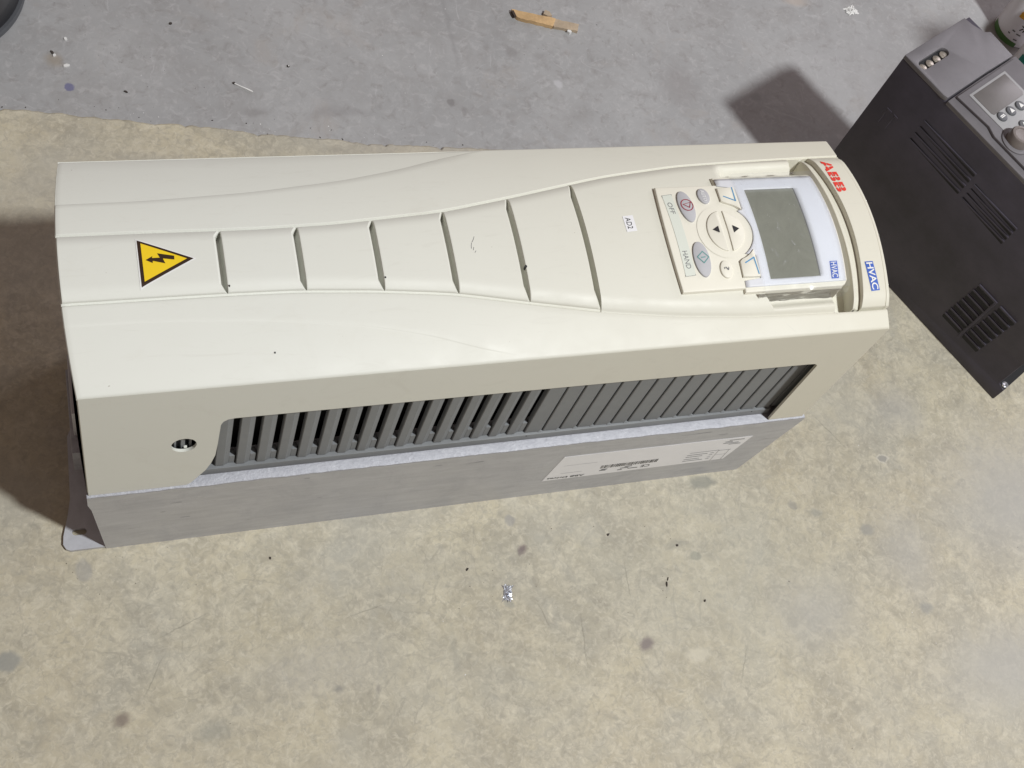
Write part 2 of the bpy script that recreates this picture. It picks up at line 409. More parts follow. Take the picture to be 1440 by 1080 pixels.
# ================================================================= THE DRIVE
L, W, T, MZ = .68, .203, .3183, .1316
YC = .1015
C0, HP = .021, .004
_g1b = np.array([(-.01, .1229), (.0548, .1226), (.132, .1213), (.1974, .1227), (.2849, .1299), (.3483, .1421), (.40, .1535), (.4376, .1617), (.5091, .1716), (.5818, .1753), (.6423, .1775), (.69, .1782)])
_g1f = np.array([(-.01, .0657), (.0496, .0657), (.1047, .0657), (.1619, .0647), (.2212, .0607), (.2825, .0544), (.3427, .043), (.4055, .032), (.4682, .0244), (.5341, .0194), (.6389, .0168), (.69, .0166)])
_g2b = np.array([(-.01, .1532), (.0575, .1538), (.1372, .1589), (.2113, .1685), (.2605, .1797), (.3002, .1927), (.3338, .2007), (.36, .208), (.7, .24)])
def smooth_interp(tab):
    # dense resample with gaussian smoothing so the groove curves have no corners
    x = np.arange(-.06, .76, .001)
    xe = np.concatenate([[-.2], tab[:, 0], [.9]])
    s0 = (tab[1, 1] - tab[0, 1]) / (tab[1, 0] - tab[0, 0]); s1 = (tab[-1, 1] - tab[-2, 1]) / (tab[-1, 0] - tab[-2, 0])
    ye = np.concatenate([[tab[0, 1] + s0 * (-.2 - tab[0, 0])], tab[:, 1], [tab[-1, 1] + s1 * (.9 - tab[-1, 0])]])
    y = np.interp(x, xe, ye)
    k = np.exp(-np.linspace(-2.5, 2.5, 51) ** 2 / 2); k /= k.sum()
    ys = np.convolve(np.pad(y, 25, mode='edge'), k, 'valid')
    return lambda q: np.interp(q, x, ys)
g1b, g1f, g2b = smooth_interp(_g1b), smooth_interp(_g1f), smooth_interp(_g2b)
def g2f(x): return W - g2b(x) + .0  # mirrored
def zb(x, y): return T + C0 * (1 - ((y - YC) / YC) ** 2)
def bulge(x, y): return -.0062 * (1 - ((y - .098) / .105) ** 2) * np.clip((.09 - x) / .09, 0, 1) ** 1.5
def hpanel(x, y):
    d = np.minimum(y - g1f(x), g1b(x) - y)
    return HP * (1 - (1 - np.clip(d / .012, 0, 1)) ** 2)
def zp(x, y): return zb(x, y) + hpanel(x, y)
SLOT = [.1105, .1685, .2280, .2865, .3440, .4035]
SW = .0040
def lens(v):
    a = np.clip((1 - np.abs(v)) / .24, 0, 1); return a ** .8
def vnorm(x, y):
    a, b = g1f(x), g1b(x); return (y - (a + b) / 2) / ((b - a) / 2)

# inner outline of the hood bar, arcs by y
_xi0 = np.array([(.010, .642), (.0191, .6450), (.0381, .6500), (.0671, .6524), (.099, .6529), (.131, .6510), (.158, .6470), (.177, .6410), (.19, .637)])
_xi1 = np.array([(.010, .646), (.0195, .6484), (.0381, .6515), (.0636, .6543), (.0914, .6556), (.1224, .6545), (.1524, .6512), (.1765, .6462), (.19, .643)])
_xl = np.array([(.0185, .6728), (.0493, .6755), (.083, .6782), (.1131, .6783), (.1429, .6768), (.1753, .673)])
_xo = np.array([(.0183, .6768), (.0492, .6792), (.0759, .6812), (.1051, .6820), (.1417, .6812), (.175, .679)])
def qfit(tab):
    c = np.polyfit(tab[:, 0], tab[:, 1], 3); return lambda y: np.polyval(c, y)
xi0, xi1, xl, xo = map(qfit, (_xi0, _xi1, _xl, _xo))

drive = empty('frequency_inverter', (0, 0, 0))
tag(drive, 'long cream wall-mount motor drive lying on its back, yellow warning triangle, keypad and display', 'motor drive')

def make_cover():
    fine = np.arange(.470, .6801, .0008)
    xs = [0, .0006, .0018] + list(np.arange(.004, .402, .003)) + [.40349, .40351] + list(np.arange(.4065, .47, .003)) + list(fine)
    xs = np.array(sorted(set(list(np.round(xs, 6)) + [.6782, .6794, .68])))
    rows = []
    def seg(a, b, n): return [(a, b, t) for t in np.linspace(0, 1, n, endpoint=False)]
    Ys = []
    e = .0018
    gw2, gw1 = .0010, .0018
    X = []
    for x in xs:
        A, B, Cc, D = float(g2f(x)), float(g1f(x)), float(g1b(x)), float(g2b(x))
        A = max(A, e + gw2 * 2); D = min(D, W - e - gw2 * 2)
        B = max(B, A + gw2 + gw1 + .001); Cc = min(Cc, D - gw2 - gw1 - .001)
        r = [0, e * .12, e * .4, e] + list(np.linspace(e, A - gw2, 5)[1:])
        r += [A - gw2 * .5, A, A + gw2 * .5, A + gw2]
        r += list(np.linspace(A + gw2, B - gw1, 9)[1:])
        r += [B - gw1 * .6, B - gw1 * .2, B + gw1 * .2, B + gw1 * .6, B + gw1]
        r += list(np.linspace(B + gw1, Cc - gw1, 181)[1:])
        r += [Cc - gw1 * .6, Cc - gw1 * .2, Cc + gw1 * .2, Cc + gw1 * .6, Cc + gw1]
        r += list(np.linspace(Cc + gw1, D - gw2, 9)[1:])
        r += [D - gw2 * .5, D, D + gw2 * .5, D + gw2]
        r += list(np.linspace(D + gw2, W - e, 5)[1:]) + [W - e * .4, W - e * .12, W]
        Ys.append(r)
    Y = np.array(Ys); Xg = np.repeat(xs[:, None], Y.shape[1], 1)
    Z = zb(Xg, Y)
    # a shallow step outside the second groove: outer shoulders sit 0.8 mm lower
    D2 = g2b(Xg); A2 = W - D2
    fade = np.clip((.345 - Xg) / .05, 0, 1)
    out = sstep((Y - D2 + .0008) / .0010)
    outf = sstep((A2 + .0008 - Y) / .0010)
    Z -= .0014 * out * fade + .0004 * outf * fade
    # groove 1
    for g, dp in ((g1b(Xg), .0022), (g1f(Xg), .0009)):
        d = np.abs(Y - g); Z -= dp * (1 - sstep(d / .0017))
    mid = (Y > g1f(Xg)) & (Y < g1b(Xg))
    Z = np.where(mid & (Xg > .4035), Z + hpanel(Xg, Y), Z)
    # floor under the louvre panels, dropped deep in the slots
    Z = np.where(mid & (Xg <= .4035), Z - .0010, Z)
    V = vnorm(Xg, Y)
    for s in SLOT:
        m = (np.abs(V) < .93) & (Xg > s - SW - .004) & (Xg < s - .000005)
        Z = np.where(m, zb(Xg, Y) - .0075, Z)
    # display pocket: scooped upper part, steeper lower part, deep channel by the hood bar
    def ramp(a, lo_, hi): return sstep((a - lo_) / (hi - lo_))
    xstart = .548 + np.clip((.045 - Y), 0, .03) * .55
    top = ramp(.1725 - Y, 0, .018) * ramp(Xg, .540, .556)
    bot = ramp(Y - .0212, 0, .0090) * .5
    inx = np.where(Y > .09, ramp(Xg, .536, .552), ramp(Xg, xstart, xstart + .0015))
    D = .0135 * np.where(Y > .09, top, bot) * inx
    deep = ramp(Xg, .6225, .6236) * ramp(Y, .0168, .0180) * ramp(.1765 - Y, 0, .0012)
    D = np.maximum(D, .024 * deep)
    Z -= D * (Xg > .50)
    # rounded outer edges
    r = .0018
    for d in (Y, W - Y, Xg, .68 - Xg):
        q = np.clip(1 - d / r, 0, 1); Z -= r * (1 - np.sqrt(1 - q * q)) * .8
    Xw = Xg + np.clip((Xg - .6) / .08, 0, 1) * (-.005 + .006 * Y / W) + bulge(Xg, Y)
    me = grid_mesh('front_cover', Xw, Y, Z)
    cov = link('front_cover', me, M['cover'], drive, 28)
    xend = lambda y: .675 + .006 * y / W
    # side wall towards the camera with the vent opening and the screw hole
    zt_ = T - .0014
    outer = [(0, zt_), (0, MZ), (.078, MZ)]
    curve = [(.0815, .1360), (.0870, .1480), (.0925, .1600), (.0965, .1740), (.0993, .1900), (.1003, .2120), (.1009, .2350), (.1013, .2490), (.1030, .2545), (.1065, .2580), (.1121, .2592)]
    outer += curve + [(.20, .2588), (.40, .2580), (.6210, .2568), (.6290, .2562), (.6325, .2535), (.6332, .2500), (.6365, MZ + .002), (.6368, MZ)]
    outer += [(xend(0), MZ), (xend(0), zt_)]
    hole = [(.0742 + .0098 * math.cos(a), .2163 + .0128 * math.sin(a)) for a in np.linspace(0, 2 * math.pi, 28, endpoint=False)]
    extrude_poly('side_panel', [outer, hole], lambda a, b: (a, 0, b), lambda a, b: (a, .0026, b), M['cover'], cov, 30)
    extrude_poly('side_panel', [[(0, zt_), (0, MZ), (.08, MZ), (.1, .25), (.62, .25), (.637, MZ), (xend(W), MZ), (xend(W), zt_)]], lambda a, b: (a, W, b), lambda a, b: (a, W - .0026, b), M['cover'], cov, 30)
    # end walls following the crown
    ys = np.linspace(.0026, W - .0026, 40)
    lp = [(y, float(zb(0, y)) - .0018) for y in ys] + [(float(y), MZ) for y in ys[::-1]]
    extrude_poly('end_panel', [lp], lambda a, b: (.0003 + float(bulge(0, a)), a, b), lambda a, b: (.0026 + float(bulge(0, a)), a, b), M['cover'], cov)
    lp = [(y, float(zb(0, y)) - (.0018 if (y < .0175 or y > .1765) else .026)) for y in ys] + [(W - .0026, MZ), (.0026, MZ)]
    extrude_poly('end_panel', [lp], lambda a, b: (xend(a) - .0003, a, b), lambda a, b: (xend(a) - .0026, a, b), M['cover'], cov)
    return cov
cover = make_cover()

def solid(name, PX, PY, ztop, skirt, mat, parent, r=.0008, drops=None, sharp=30):
    """closed solid over a parametric plan grid, edges rounded; PX,PY (n,m); ztop(x,y); skirt depth below edge"""
    n, m = PX.shape
    Z = ztop(PX, PY)
    ed = np.full((n, m), 9.)
    def dist(a, b): return np.hypot(PX[a] - PX[b], PY[a] - PY[b])
    ci = np.cumsum(np.r_[0, np.hypot(np.diff(PX.mean(1)), np.diff(PY.mean(1)))])
    cj = np.cumsum(np.r_[0, np.hypot(np.diff(PX.mean(0)), np.diff(PY.mean(0)))])
    d = np.minimum(np.minimum(ci, ci[-1] - ci)[:, None], np.minimum(cj, cj[-1] - cj)[None, :])
    q = np.clip(1 - d / r, 0, 1)
    Z = Z - r * (1 - np.sqrt(1 - q * q))
    if drops is not None: Z = Z - drops
    v = [tuple(t) for t in np.stack([PX, PY, Z], -1).reshape(-1, 3)]
    f = []
    I = np.arange(n * m).reshape(n, m)
    for i in range(n - 1):
        for j in range(m - 1): f.append((int(I[i, j]), int(I[i + 1, j]), int(I[i + 1, j + 1]), int(I[i, j + 1])))
    loop = list(I[:, 0]) + list(I[-1, 1:]) + list(I[-2::-1, -1]) + list(I[0, -2:0:-1])
    k = len(v)
    for t in loop:
        x, y, z = v[t]; v.append((x, y, z - skirt))
    c = len(loop)
    for i in range(c):
        f.append((int(loop[i]), int(loop[(i + 1) % c]), k + (i + 1) % c, k + i))
    f.append(tuple(range(k, k + c)))
    me = mesh_from(name, v, f)
    return link(name, me, mat, parent, sharp)

def eparam(n, l, r):
    """0..1 samples with extra ones near both ends for rounding"""
    a = [0, .25 * r / l, .6 * r / l, r / l]
    return np.array(a + list(np.linspace(r / l, 1 - r / l, n)[1:-1]) + [1 - t for t in a[::-1]])

# louvre panels between the slots
def cover_panels():
    starts = [0.0009] + SLOT
    for k in range(6):
        xa, xb = starts[k], SLOT[k]
        v = eparam(40, .06, .0012)
        vv = v * 2 - 1
        l = xb - xa
        bev = .0017
        us = [0, .0002, .0006, .0012] + list(np.linspace(.003, l - bev - SW - .001, 12)) + [l - bev - SW * 1.0, l - bev * .66 - SW, l - bev * .33 - SW, l - SW - .0001, l - SW]
        us = np.array(us) / (l - SW)
        Uu, Vv = np.meshgrid(us, vv, indexing='ij')
        # right boundary: bulges left by the lens, meets the next panel at the ends
        ln = lens(Vv)
        xr = xb - SW * ln - .0002
        base = xa + (l - SW) * Uu
        stretch = np.clip((Uu - .5) / .5, 0, 1)
        Xp = base + stretch * (xr - (xb - SW))
        a = g1f(Xp) + .0016; b = g1b(Xp) - .0016
        Yp = (a + b) / 2 + Vv * (b - a) / 2
        drop = .0014 * np.clip((base - (xb - SW - bev)) / bev, 0, 1)
        Xp = Xp + bulge(Xp, Yp)
        solid('cover_panel', Xp, Yp, zp, .0135, M['cover'], cover, r=.0006, drops=drop)
cover_panels()

# hood bar at the right end, with its stepped inner ledge
def hood():
    y = eparam(60, .158, .0008)
    y0, y1 = .0185, .1762
    yy = y0 + (y1 - y0) * y
    ux = eparam(8, .02, .0008)
    U, Yg = np.meshgrid(ux, yy, indexing='ij')
    Xg = xi1(Yg) + (xl(Yg) - xi1(Yg)) * U
    hood_ = solid('hood_bar', Xg, Yg, lambda x, y: zb(x, y) + HP * 1.05 * (1 - (1 - np.clip(np.minimum(y - .0175, .1772 - y) / .012, 0, 1)) ** 2), .05, M['cover'], drive, r=.0007)
    U, Yg = np.meshgrid(eparam(3, .0035, .0006), yy, indexing='ij')
    zz = lambda x, y: zb(x, y) + HP * (1 - (1 - np.clip(np.minimum(y - .0175, .1772 - y) / .012, 0, 1)) ** 2) - .0007
    Xg = (xl(Yg) + .0005) + (xo(Yg) - xl(Yg) - .0005) * U
    solid('hood_lip', Xg, Yg, zz, .05, M['cover'], hood_, r=.0007)
    U, Yg = np.meshgrid(eparam(3, .004, .0006), y0 + .001 + (y1 - y0 - .002) * y, indexing='ij')
    Xg = xi1(Yg) - .0094 + .0030 * U + .0022 * np.clip(np.abs(Yg - .0975) / .08, 0, 1)
    solid('hood_ledge', Xg, Yg, lambda x, y: zz(x, y) - .0030, .02, M['cover'], hood_, r=.0006)
    Xg = xi1(Yg) - .0060 + .0056 * U
    solid('hood_ledge', Xg, Yg, lambda x, y: zz(x, y) - .0050, .018, M['cover'], hood_, r=.0005)
    return hood_
hood_bar = hood()

# ---- control panel
KP = .0036
def zk(x, y): return zb(x, y) + HP + KP
def zs(x, y): return zb(x, y) + HP + KP - .0002
panel = empty('control_panel'); panel.parent = drive
def control_panel():
    def xleft(y): return .4722 + .0036 * ((y - .090) / .051) ** 2
    def xright(y): return .6372 - .0042 * ((y - .088) / .062) ** 2
    yy = .0392 + (.1410 - .0392) * eparam(30, .1, .0012)
    U, Yg = np.meshgrid(eparam(16, .07, .0012), yy, indexing='ij')
    kb = solid('keypad_body', xleft(Yg) + (.545 - xleft(Yg)) * U, Yg, zk, .012, M['keypad'], panel, r=.0010)
    yy = .0355 + (.1500 - .0355) * eparam(34, .1, .0018)
    U, Yg = np.meshgrid(eparam(20, .1, .0018), yy, indexing='ij')
    # rounded corners at the hood side
    xr = xright(Yg) - .006 * np.clip(1 - (Yg - .0355) / .005, 0, 1) ** 2 - .004 * np.clip(1 - (.15 - Yg) / .004, 0, 1) ** 2
    sb = solid('display_body', .5335 + (xr - .5335) * U, Yg, zs, .024, M['keypad'], panel, r=.0016)
    # bezel plate with the round bite around the rocker and a window for the display
    cx, cy, R = .5270, .0918, .0262
    ys = list(np.linspace(.0395, .0452, 5)) + list(np.linspace(.0452, .1338, 60))[1:] + list(np.linspace(.1338, .1470, 6))[1:]
    ys = np.array(ys)
    us = [('l', t) for t in np.linspace(0, 1, 6)] + [('m', t) for t in np.linspace(0, 1, 9)[1:]] + [('r', t) for t in np.linspace(0, 1, 6)[1:]]
    X = np.zeros((len(us), len(ys))); Yq = np.repeat(ys[None], len(us), 0)
    for j, y in enumerate(ys):
        xl_ = .5345
        if abs(y - cy) < R: xl_ = max(xl_, cx + math.sqrt(R * R - (y - cy) ** 2))
        # keep soft-key corners clear of the plate
        if .111 < y < .1375: xl_ = max(xl_, .5500 if y > .112 else xl_)
        if .0465 < y < .0680: xl_ = max(xl_, .5500)
        for i, (k, t) in enumerate(us):
            x = xl_ + (.5590 - xl_) * t if k == 'l' else (.5590 + .0495 * t if k == 'm' else .6085 + (xright(y) - .0022 - .6085) * t)
            X[i, j] = x
    mask = np.ones((len(us) - 1, len(ys) - 1), bool)
    jm = (ys[:-1] >= .0451) & (ys[1:] <= .1339)
    mask[5:13, jm] = False
    me = grid_mesh('bezel', X, Yq, zs(X, Yq) + .0011, mask)
    bz = link('bezel', me, M['bezel'], sb, None)
    md = bz.modifiers.new('thickness', 'SOLIDIFY'); md.thickness = .0010; md.offset = -1
    # display glass, slightly sunk in the window
    X, Yq = np.meshgrid(np.linspace(.5588, .6087, 12), np.linspace(.0450, .1340, 20), indexing='ij')
    me = grid_mesh('lcd_display', X, Yq, zs(X, Yq) + .00035)
    link('lcd_display', me, M['lcd'], sb)
    for (a, b) in (((.5588, .0450), (.6087, .0455)), ((.5588, .1335), (.6087, .1340)), ((.5588, .0450), (.5593, .1340)), ((.6080, .0450), (.6087, .1340))):
        X, Yq = np.meshgrid(np.linspace(a[0], b[0], 8), np.linspace(a[1], b[1], 16), indexing='ij')
        me = grid_mesh('window_line', X, Yq, zs(X, Yq) + .0005); link('window_line', me, M['grey_ink'], bz)
    # protective film: wavy sheet over the display and down the near side
    rng = np.random.default_rng(5)
    xs_ = np.linspace(.5335, .6375, 90); ysf = np.linspace(0, 1, 110)
    X, S = np.meshgrid(xs_, ysf, indexing='ij')
    Yt = .1525 - S * (.1525 - .0338)
    Yt = np.maximum(Yt, .0338)
    xr_ = xright(Yt) + .0012
    X = .5512 + (xr_ - .5512) * ((X - .5335) / .104)
    wob = np.zeros_like(X)
    for i in range(14):
        kx, ky, ph = rng.normal(0, 260), rng.normal(0, 200), rng.uniform(0, 6.28)
        wob += np.sin(kx * X + ky * Yt + ph)
    edge = np.clip(1 - np.minimum(np.minimum(Yt - .0338, .1525 - Yt), X * 0 + 1) / .010, 0, 1)
    Z = zs(X, Yt) + .0021 + wob * (.00001 + .00012 * edge) + .0005 * edge ** 2 * 0
    me = grid_mesh('protective_film', X[:, ::-1], Yt[:, ::-1], Z[:, ::-1])
    fm = link('protective_film', me, M['film'], sb, None)
    # side curtain of the film
    X, S = np.meshgrid(np.linspace(0, 1, 90), np.linspace(0, 1, 24), indexing='ij')
    Xc = .5460 + X * (.6340 - .5460)
    amp = .0009 * (1 - .3 * S)
    wob = sum(np.sin(rng.normal(0, 180) * Xc + rng.normal(0, 6) * S + rng.uniform(0, 6.28)) for _ in range(7)) / 3
    Yc = .0338 - .0008 - amp * np.abs(wob) * np.sin(np.clip(S * 3, 0, 1) * math.pi / 2) - .0015 * S
    Z = zs(Xc, .0338) + .0017 - .013 * S + .0006 * wob * S
    me = grid_mesh('film_edge', Xc[:, ::-1], Yc[:, ::-1], Z[:, ::-1])
    link('film_edge', me, M['film'], sb, None)
    return kb, sb, bz
keypad_body, display_body, bezel = control_panel()

# ---- printing and small pads draped over the crown
def drape_poly(name, loops, zf, off, mat, parent, thick=.0004):
    pts = [p for lp in loops for p in lp]
    tris = tessellate_polygon([[Vector((p[0], p[1], 0)) for p in lp] for lp in loops])
    return drape_mesh(name, pts, [tuple(t) for t in tris], zf, off, mat, parent)
def drape_mesh(name, pts, faces, zf, off, mat, parent, step=.0025):
    """thin print or pad laid over a curved surface: flat outline cut into strips, then dropped on it"""
    bm = bmesh.new()
    vs = [bm.verts.new((float(p[0]), float(p[1]), 0)) for p in pts]
    for f in faces:
        try: bm.faces.new([vs[i] for i in f])
        except ValueError: pass
    for ax in (0, 1):
        lo_ = min(p[ax] for p in pts); hi = max(p[ax] for p in pts)
        for c in np.arange(lo_ + step, hi, step):
            co = [0, 0, 0]; no = [0, 0, 0]; co[ax] = float(c); no[ax] = 1
            bmesh.ops.bisect_plane(bm, geom=bm.verts[:] + bm.edges[:] + bm.faces[:], plane_co=co, plane_no=no, dist=1e-7)
    for v in bm.verts: v.co.z = float(zf(v.co.x, v.co.y)) + off
    bm.normal_update()
    for f in bm.faces:
        if f.normal.z < 0: f.normal_flip()
    me = bpy.data.meshes.new(name); bm.to_mesh(me); bm.free()
    return link(name, me, mat, parent, None)

_tc = {}
def text_mesh(s, bold=0.0):
    key = (s, bold)
    if key not in _tc:
        cu = bpy.data.curves.new('text', 'FONT'); cu.body = s; cu.size = 1; cu.offset = bold; cu.resolution_u = 3; cu.fill_mode = 'FRONT'
        ob = bpy.data.objects.new('text', cu); COL.objects.link(ob)
        dg = bpy.context.evaluated_depsgraph_get()
        me = ob.evaluated_get(dg).to_mesh()
        vs = np.array([v.co[:2] for v in me.vertices]) if len(me.vertices) else np.zeros((0, 2))
        fs = [tuple(p.vertices) for p in me.polygons]
        ob.evaluated_get(dg).to_mesh_clear(); bpy.data.objects.remove(ob); bpy.data.curves.remove(cu)
        if len(vs): vs = (vs - vs.min(0)) / (vs.max(0) - vs.min(0))
        _tc[key] = (vs, fs)
    return _tc[key]
def put_text(name, s, fn, mat, parent, bold=0.0):
    """fn maps unit (a, b) of the text box to a 3D point"""
    vs, fs = text_mesh(s, bold)
    me = bpy.data.meshes.new(name); me.from_pydata([fn(a, b) for a, b in vs], [], fs); me.update()
    return link(name, me, mat, parent, None)
def text_down(s, x0, x1, ystart, yend, zf, off, mat, parent, name='lettering', bold=0.0, slant=0.0):
    """letters whose tops face +x, read towards -y"""
    vs, fs = text_mesh(s, bold)
    return drape_mesh(name, [(x0 + b * (x1 - x0) + slant * a, ystart + a * (yend - ystart)) for a, b in vs], fs, zf, off, mat, parent)

def ell(cx, cy, rx, ry, n=40, rot=0):
    return [(cx + rx * math.cos(a) * math.cos(rot) - ry * math.sin(a) * math.sin(rot), cy + rx * math.cos(a) * math.sin(rot) + ry * math.sin(a) * math.cos(rot)) for a in np.linspace(0, 2 * math.pi, n, endpoint=False)]
def inset(poly, s):
    cx = sum(p[0] for p in poly) / len(poly); cy = sum(p[1] for p in poly) / len(poly)
    out = []
    for p in poly:
        d = math.hypot(p[0] - cx, p[1] - cy); k = (d - s) / d; out.append((cx + (p[0] - cx) * k, cy + (p[1] - cy) * k))
    return out
def pad(name, poly, h, mat, parent, zf=zk, r=.0007):
    """button: raised polygon with a rounded rim, crowned"""
    n = len(poly)
    rings = [(poly, -.001), (poly, h - r), (inset(poly, r * .3), h - r * .3), (inset(poly, r), h)]
    v, f = [], []
    for ring, z in rings:
        v += [(x, y, float(zf(x, y)) + z) for x, y in ring]
    for j in range(3):
        for i in range(n):
            f.append((j * n + i, j * n + (i + 1) % n, (j + 1) * n + (i + 1) % n, (j + 1) * n + i))
    f.append(tuple(range(3 * n, 4 * n)))
    me = mesh_from(name, v, f)
    return link(name, me, mat, parent, 50)
def moat(poly, parent, zf=zk, w=.0006):
    """thin dark gap around a button"""
    return drape_poly('button_gap', [inset(poly, -w)], zf, .00012, M['ink'], parent)
BT = .0018
off_b = pad('stop_button', ell(.4980, .1183, .0070, .0163, rot=.05), BT, M['grey_btn'], panel)
tag(off_b, 'grey oval button with a red triangle in a circle')
ring = lambda cx, cy, rx, ry, w: [ell(cx, cy, rx, ry, 36), ell(cx, cy, rx - w, ry - w, 36)]
zkb = lambda x, y: zk(x, y) + BT
drape_poly('ring_mark', ring(.4987, .1192, .0058, .0062, .0008), zkb, .0002, M['darkred'], off_b)
tri = [(.4947, .1200), (.5030, .1222), (.5005, .1158)]
drape_poly('triangle_mark', [tri, inset(tri, .0012)], zkb, .0002, M['darkred'], off_b)
hand_b = pad('start_button', ell(.4985, .0666, .0074, .0160, rot=.05), BT, M['grey_btn'], panel)
tag(hand_b, 'grey oval button with a green diamond')
dia = [(.4939, .0683), (.5000, .0735), (.5053, .0677), (.4994, .0622)]
drape_poly('diamond_mark', [dia, inset(dia, .0010)], zkb, .0002, M['green_ink'], hand_b)
drape_poly('bar_mark', [[(.4978, .0673), (.4976, .0681), (.5018, .0683), (.5019, .0675)]], zkb, .0002, M['green_ink'], hand_b)
auto_b = pad('auto_button', ell(.5176, .1284, .0055, .0083), BT, M['grey_btn'], panel)
text_down('AUTO', .5158, .5193, .1345, .1224, zkb, .0003, M['white'], auto_b, bold=.01)
help_b = pad('help_button', ell(.5190, .0562, .0055, .0078), BT, M['keypad'], panel)
text_down('?', .5168, .5214, .0580, .0548, zkb, .0003, M['grey_ink'], help_b)
def half(cx, cy, R, xlo, xhi):
    pts = []
    for a in np.linspace(0, 2 * math.pi, 72, endpoint=False):
        x = cx + R * math.cos(a); y = cy + (R + .0025) * math.sin(a)
        pts.append((min(max(x, xlo), xhi), y))
    # dedupe collapsed points on the chord
    out = []
    for p in pts:
        if not out or math.hypot(p[0] - out[-1][0], p[1] - out[-1][1]) > 1e-4: out.append(p)
    return out
lft = pad('down_button', half(.5275, .0920, .0172, 0, .5248), BT, M['keypad'], panel)
rgt = pad('up_button', half(.5275, .0920, .0172, .5297, 1), BT, M['keypad'], panel)
drape_poly('arrow_mark', [[(.5152, .0930), (.5213, .0964), (.5212, .0897)]], zkb, .0002, M['ink'], lft)
drape_poly('arrow_mark', [[(.5405, .0928), (.5346, .0890), (.5348, .0964)]], zkb, .0002, M['ink'], rgt)
# round island the display plate curves around
dsk = drape_poly('keypad_island', [[(cx_, y_) for cx_, y_ in ell(.5270, .0918, .0256, .0256, 60)]], zk, .0004, M['keypad'], panel)
def softkey(pts):
    def z(x, y): return zk(x, y) + .0012
    return pad('soft_key', pts, .0013, M['keypad'], panel, zf=z)
arcp = lambda a0, a1, n: [(.5270 + .0290 * math.cos(a), .0918 + .0290 * math.sin(a)) for a in np.linspace(math.radians(a0), math.radians(a1), n)]
k1 = softkey([(.5325, .1360), (.5318, .1215)] + arcp(72, 42, 7) + [(.5493, .1362)])
k2 = softkey([(.5332, .0480)] + [(.5496, .0478)] + arcp(-42, -72, 7) + [(.5330, .0620)])
zk2 = lambda x, y: zk(x, y) + .0025
def stroke(name, pts, w, zf, off, mat, parent):
    out = []
    for (a, b) in zip(pts[:-1], pts[1:]):
        d = Vector((b[0] - a[0], b[1] - a[1])); d.normalize(); n = Vector((-d.y, d.x)) * w / 2; e = d * w / 2
        out.append([(a[0] - e.x + n.x, a[1] - e.y + n.y), (b[0] + e.x + n.x, b[1] + e.y + n.y), (b[0] + e.x - n.x, b[1] + e.y - n.y), (a[0] - e.x - n.x, a[1] - e.y - n.y)])
    v, f = [], []
    for q in out:
        k = len(v); v += [(x, y, float(zf(x, y)) + off) for x, y in q]; f.append((k, k + 1, k + 2, k + 3))
        off += .00003
    me = bpy.data.meshes.new(name); me.from_pydata(v, [], f); me.update()
    return link(name, me, mat, parent, None)
stroke('blue_mark', [(.5359, .1262), (.5456, .1210), (.5468, .1355)], .0011, zk2, .0001, M['blue_ink'], k1)
stroke('blue_mark', [(.5378, .0603), (.5466, .0645), (.5482, .0500)], .0011, zk2, .0001, M['blue_ink'], k2)
# OFF / HAND strip
bnd = drape_poly('label_strip', [[(.4792, .1312), (.4884, .1322), (.4899, .0530), (.4806, .0524)]], zk, .0003, M['band'], panel)
stroke('strip_outline', [(.4792, .1312), (.4884, .1322), (.4899, .0530), (.4806, .0524), (.4792, .1312)], .0003, zk, .00045, M['grey_ink'], bnd)
text_down('OFF', .4814, .4858, .1235, .1115, zk, .0004, M['grey_ink'], bnd, slant=.0006)
text_down('HAND', .4822, .4868, .0752, .0592, zk, .0004, M['grey_ink'], bnd, slant=.0006)

# small blue badge on the bezel, big badge and red letters on the hood bar
def zbez(x, y): return zs(x, y) + .0011
b1 = drape_poly('small_badge', [[(.6200, .0575), (.6275, .0575), (.6258, .0418), (.6185, .0418)]], zbez, .0002, M['badge_blue'], bezel, thick=.0003)
text_down('HVAC', .6207, .6264, .0565, .0428, zbez, .0005, M['white'], b1, bold=.015, slant=-.0013)
def zh(x, y): return zb(x, y) + HP * 1.05 * (1 - (1 - np.clip(np.minimum(y - .0175, .1772 - y) / .012, 0, 1)) ** 2)
b2 = drape_poly('badge', [[(.6580, .0572), (.6664, .0572), (.6675, .0308), (.6588, .0304)]], zh, .0003, M['badge_blue'], hood_bar, thick=.0004)
text_down('HVAC', .6590, .6654, .0560, .0316, zh, .0006, M['white'], b2, bold=.02, slant=.0010)
A_l = [[(0, 0), (.25, 0), (.31, .18), (.48, .18), (.48, .40), (.37, .40), (.385, .465), (.165, .465)], [(.19, .535), (.41, .535), (.48, .76), (.48, 1), (.36, 1)]]
A_r = [[(1.02 - x, y) for x, y in p][::-1] for p in A_l]
B_all = [[(0, 0), (.48, 0), (.48, .17), (.30, .17), (.30, .34), (.48, .34), (.47, .465), (0, .465)],
         [(.54, 0), (.80, 0), (.94, .08), (.99, .24), (.93, .40), (.82, .465), (.54, .465), (.54, .34), (.64, .32), (.68, .25), (.64, .19), (.54, .17)],
         [(0, .535), (.47, .535), (.48, .66), (.30, .66), (.30, .83), (.48, .83), (.48, 1), (0, 1)],
         [(.54, .535), (.80, .535), (.89, .62), (.92, .76), (.86, .92), (.74, 1), (.54, 1), (.54, .83), (.60, .82), (.63, .75), (.60, .68), (.54, .66)]]
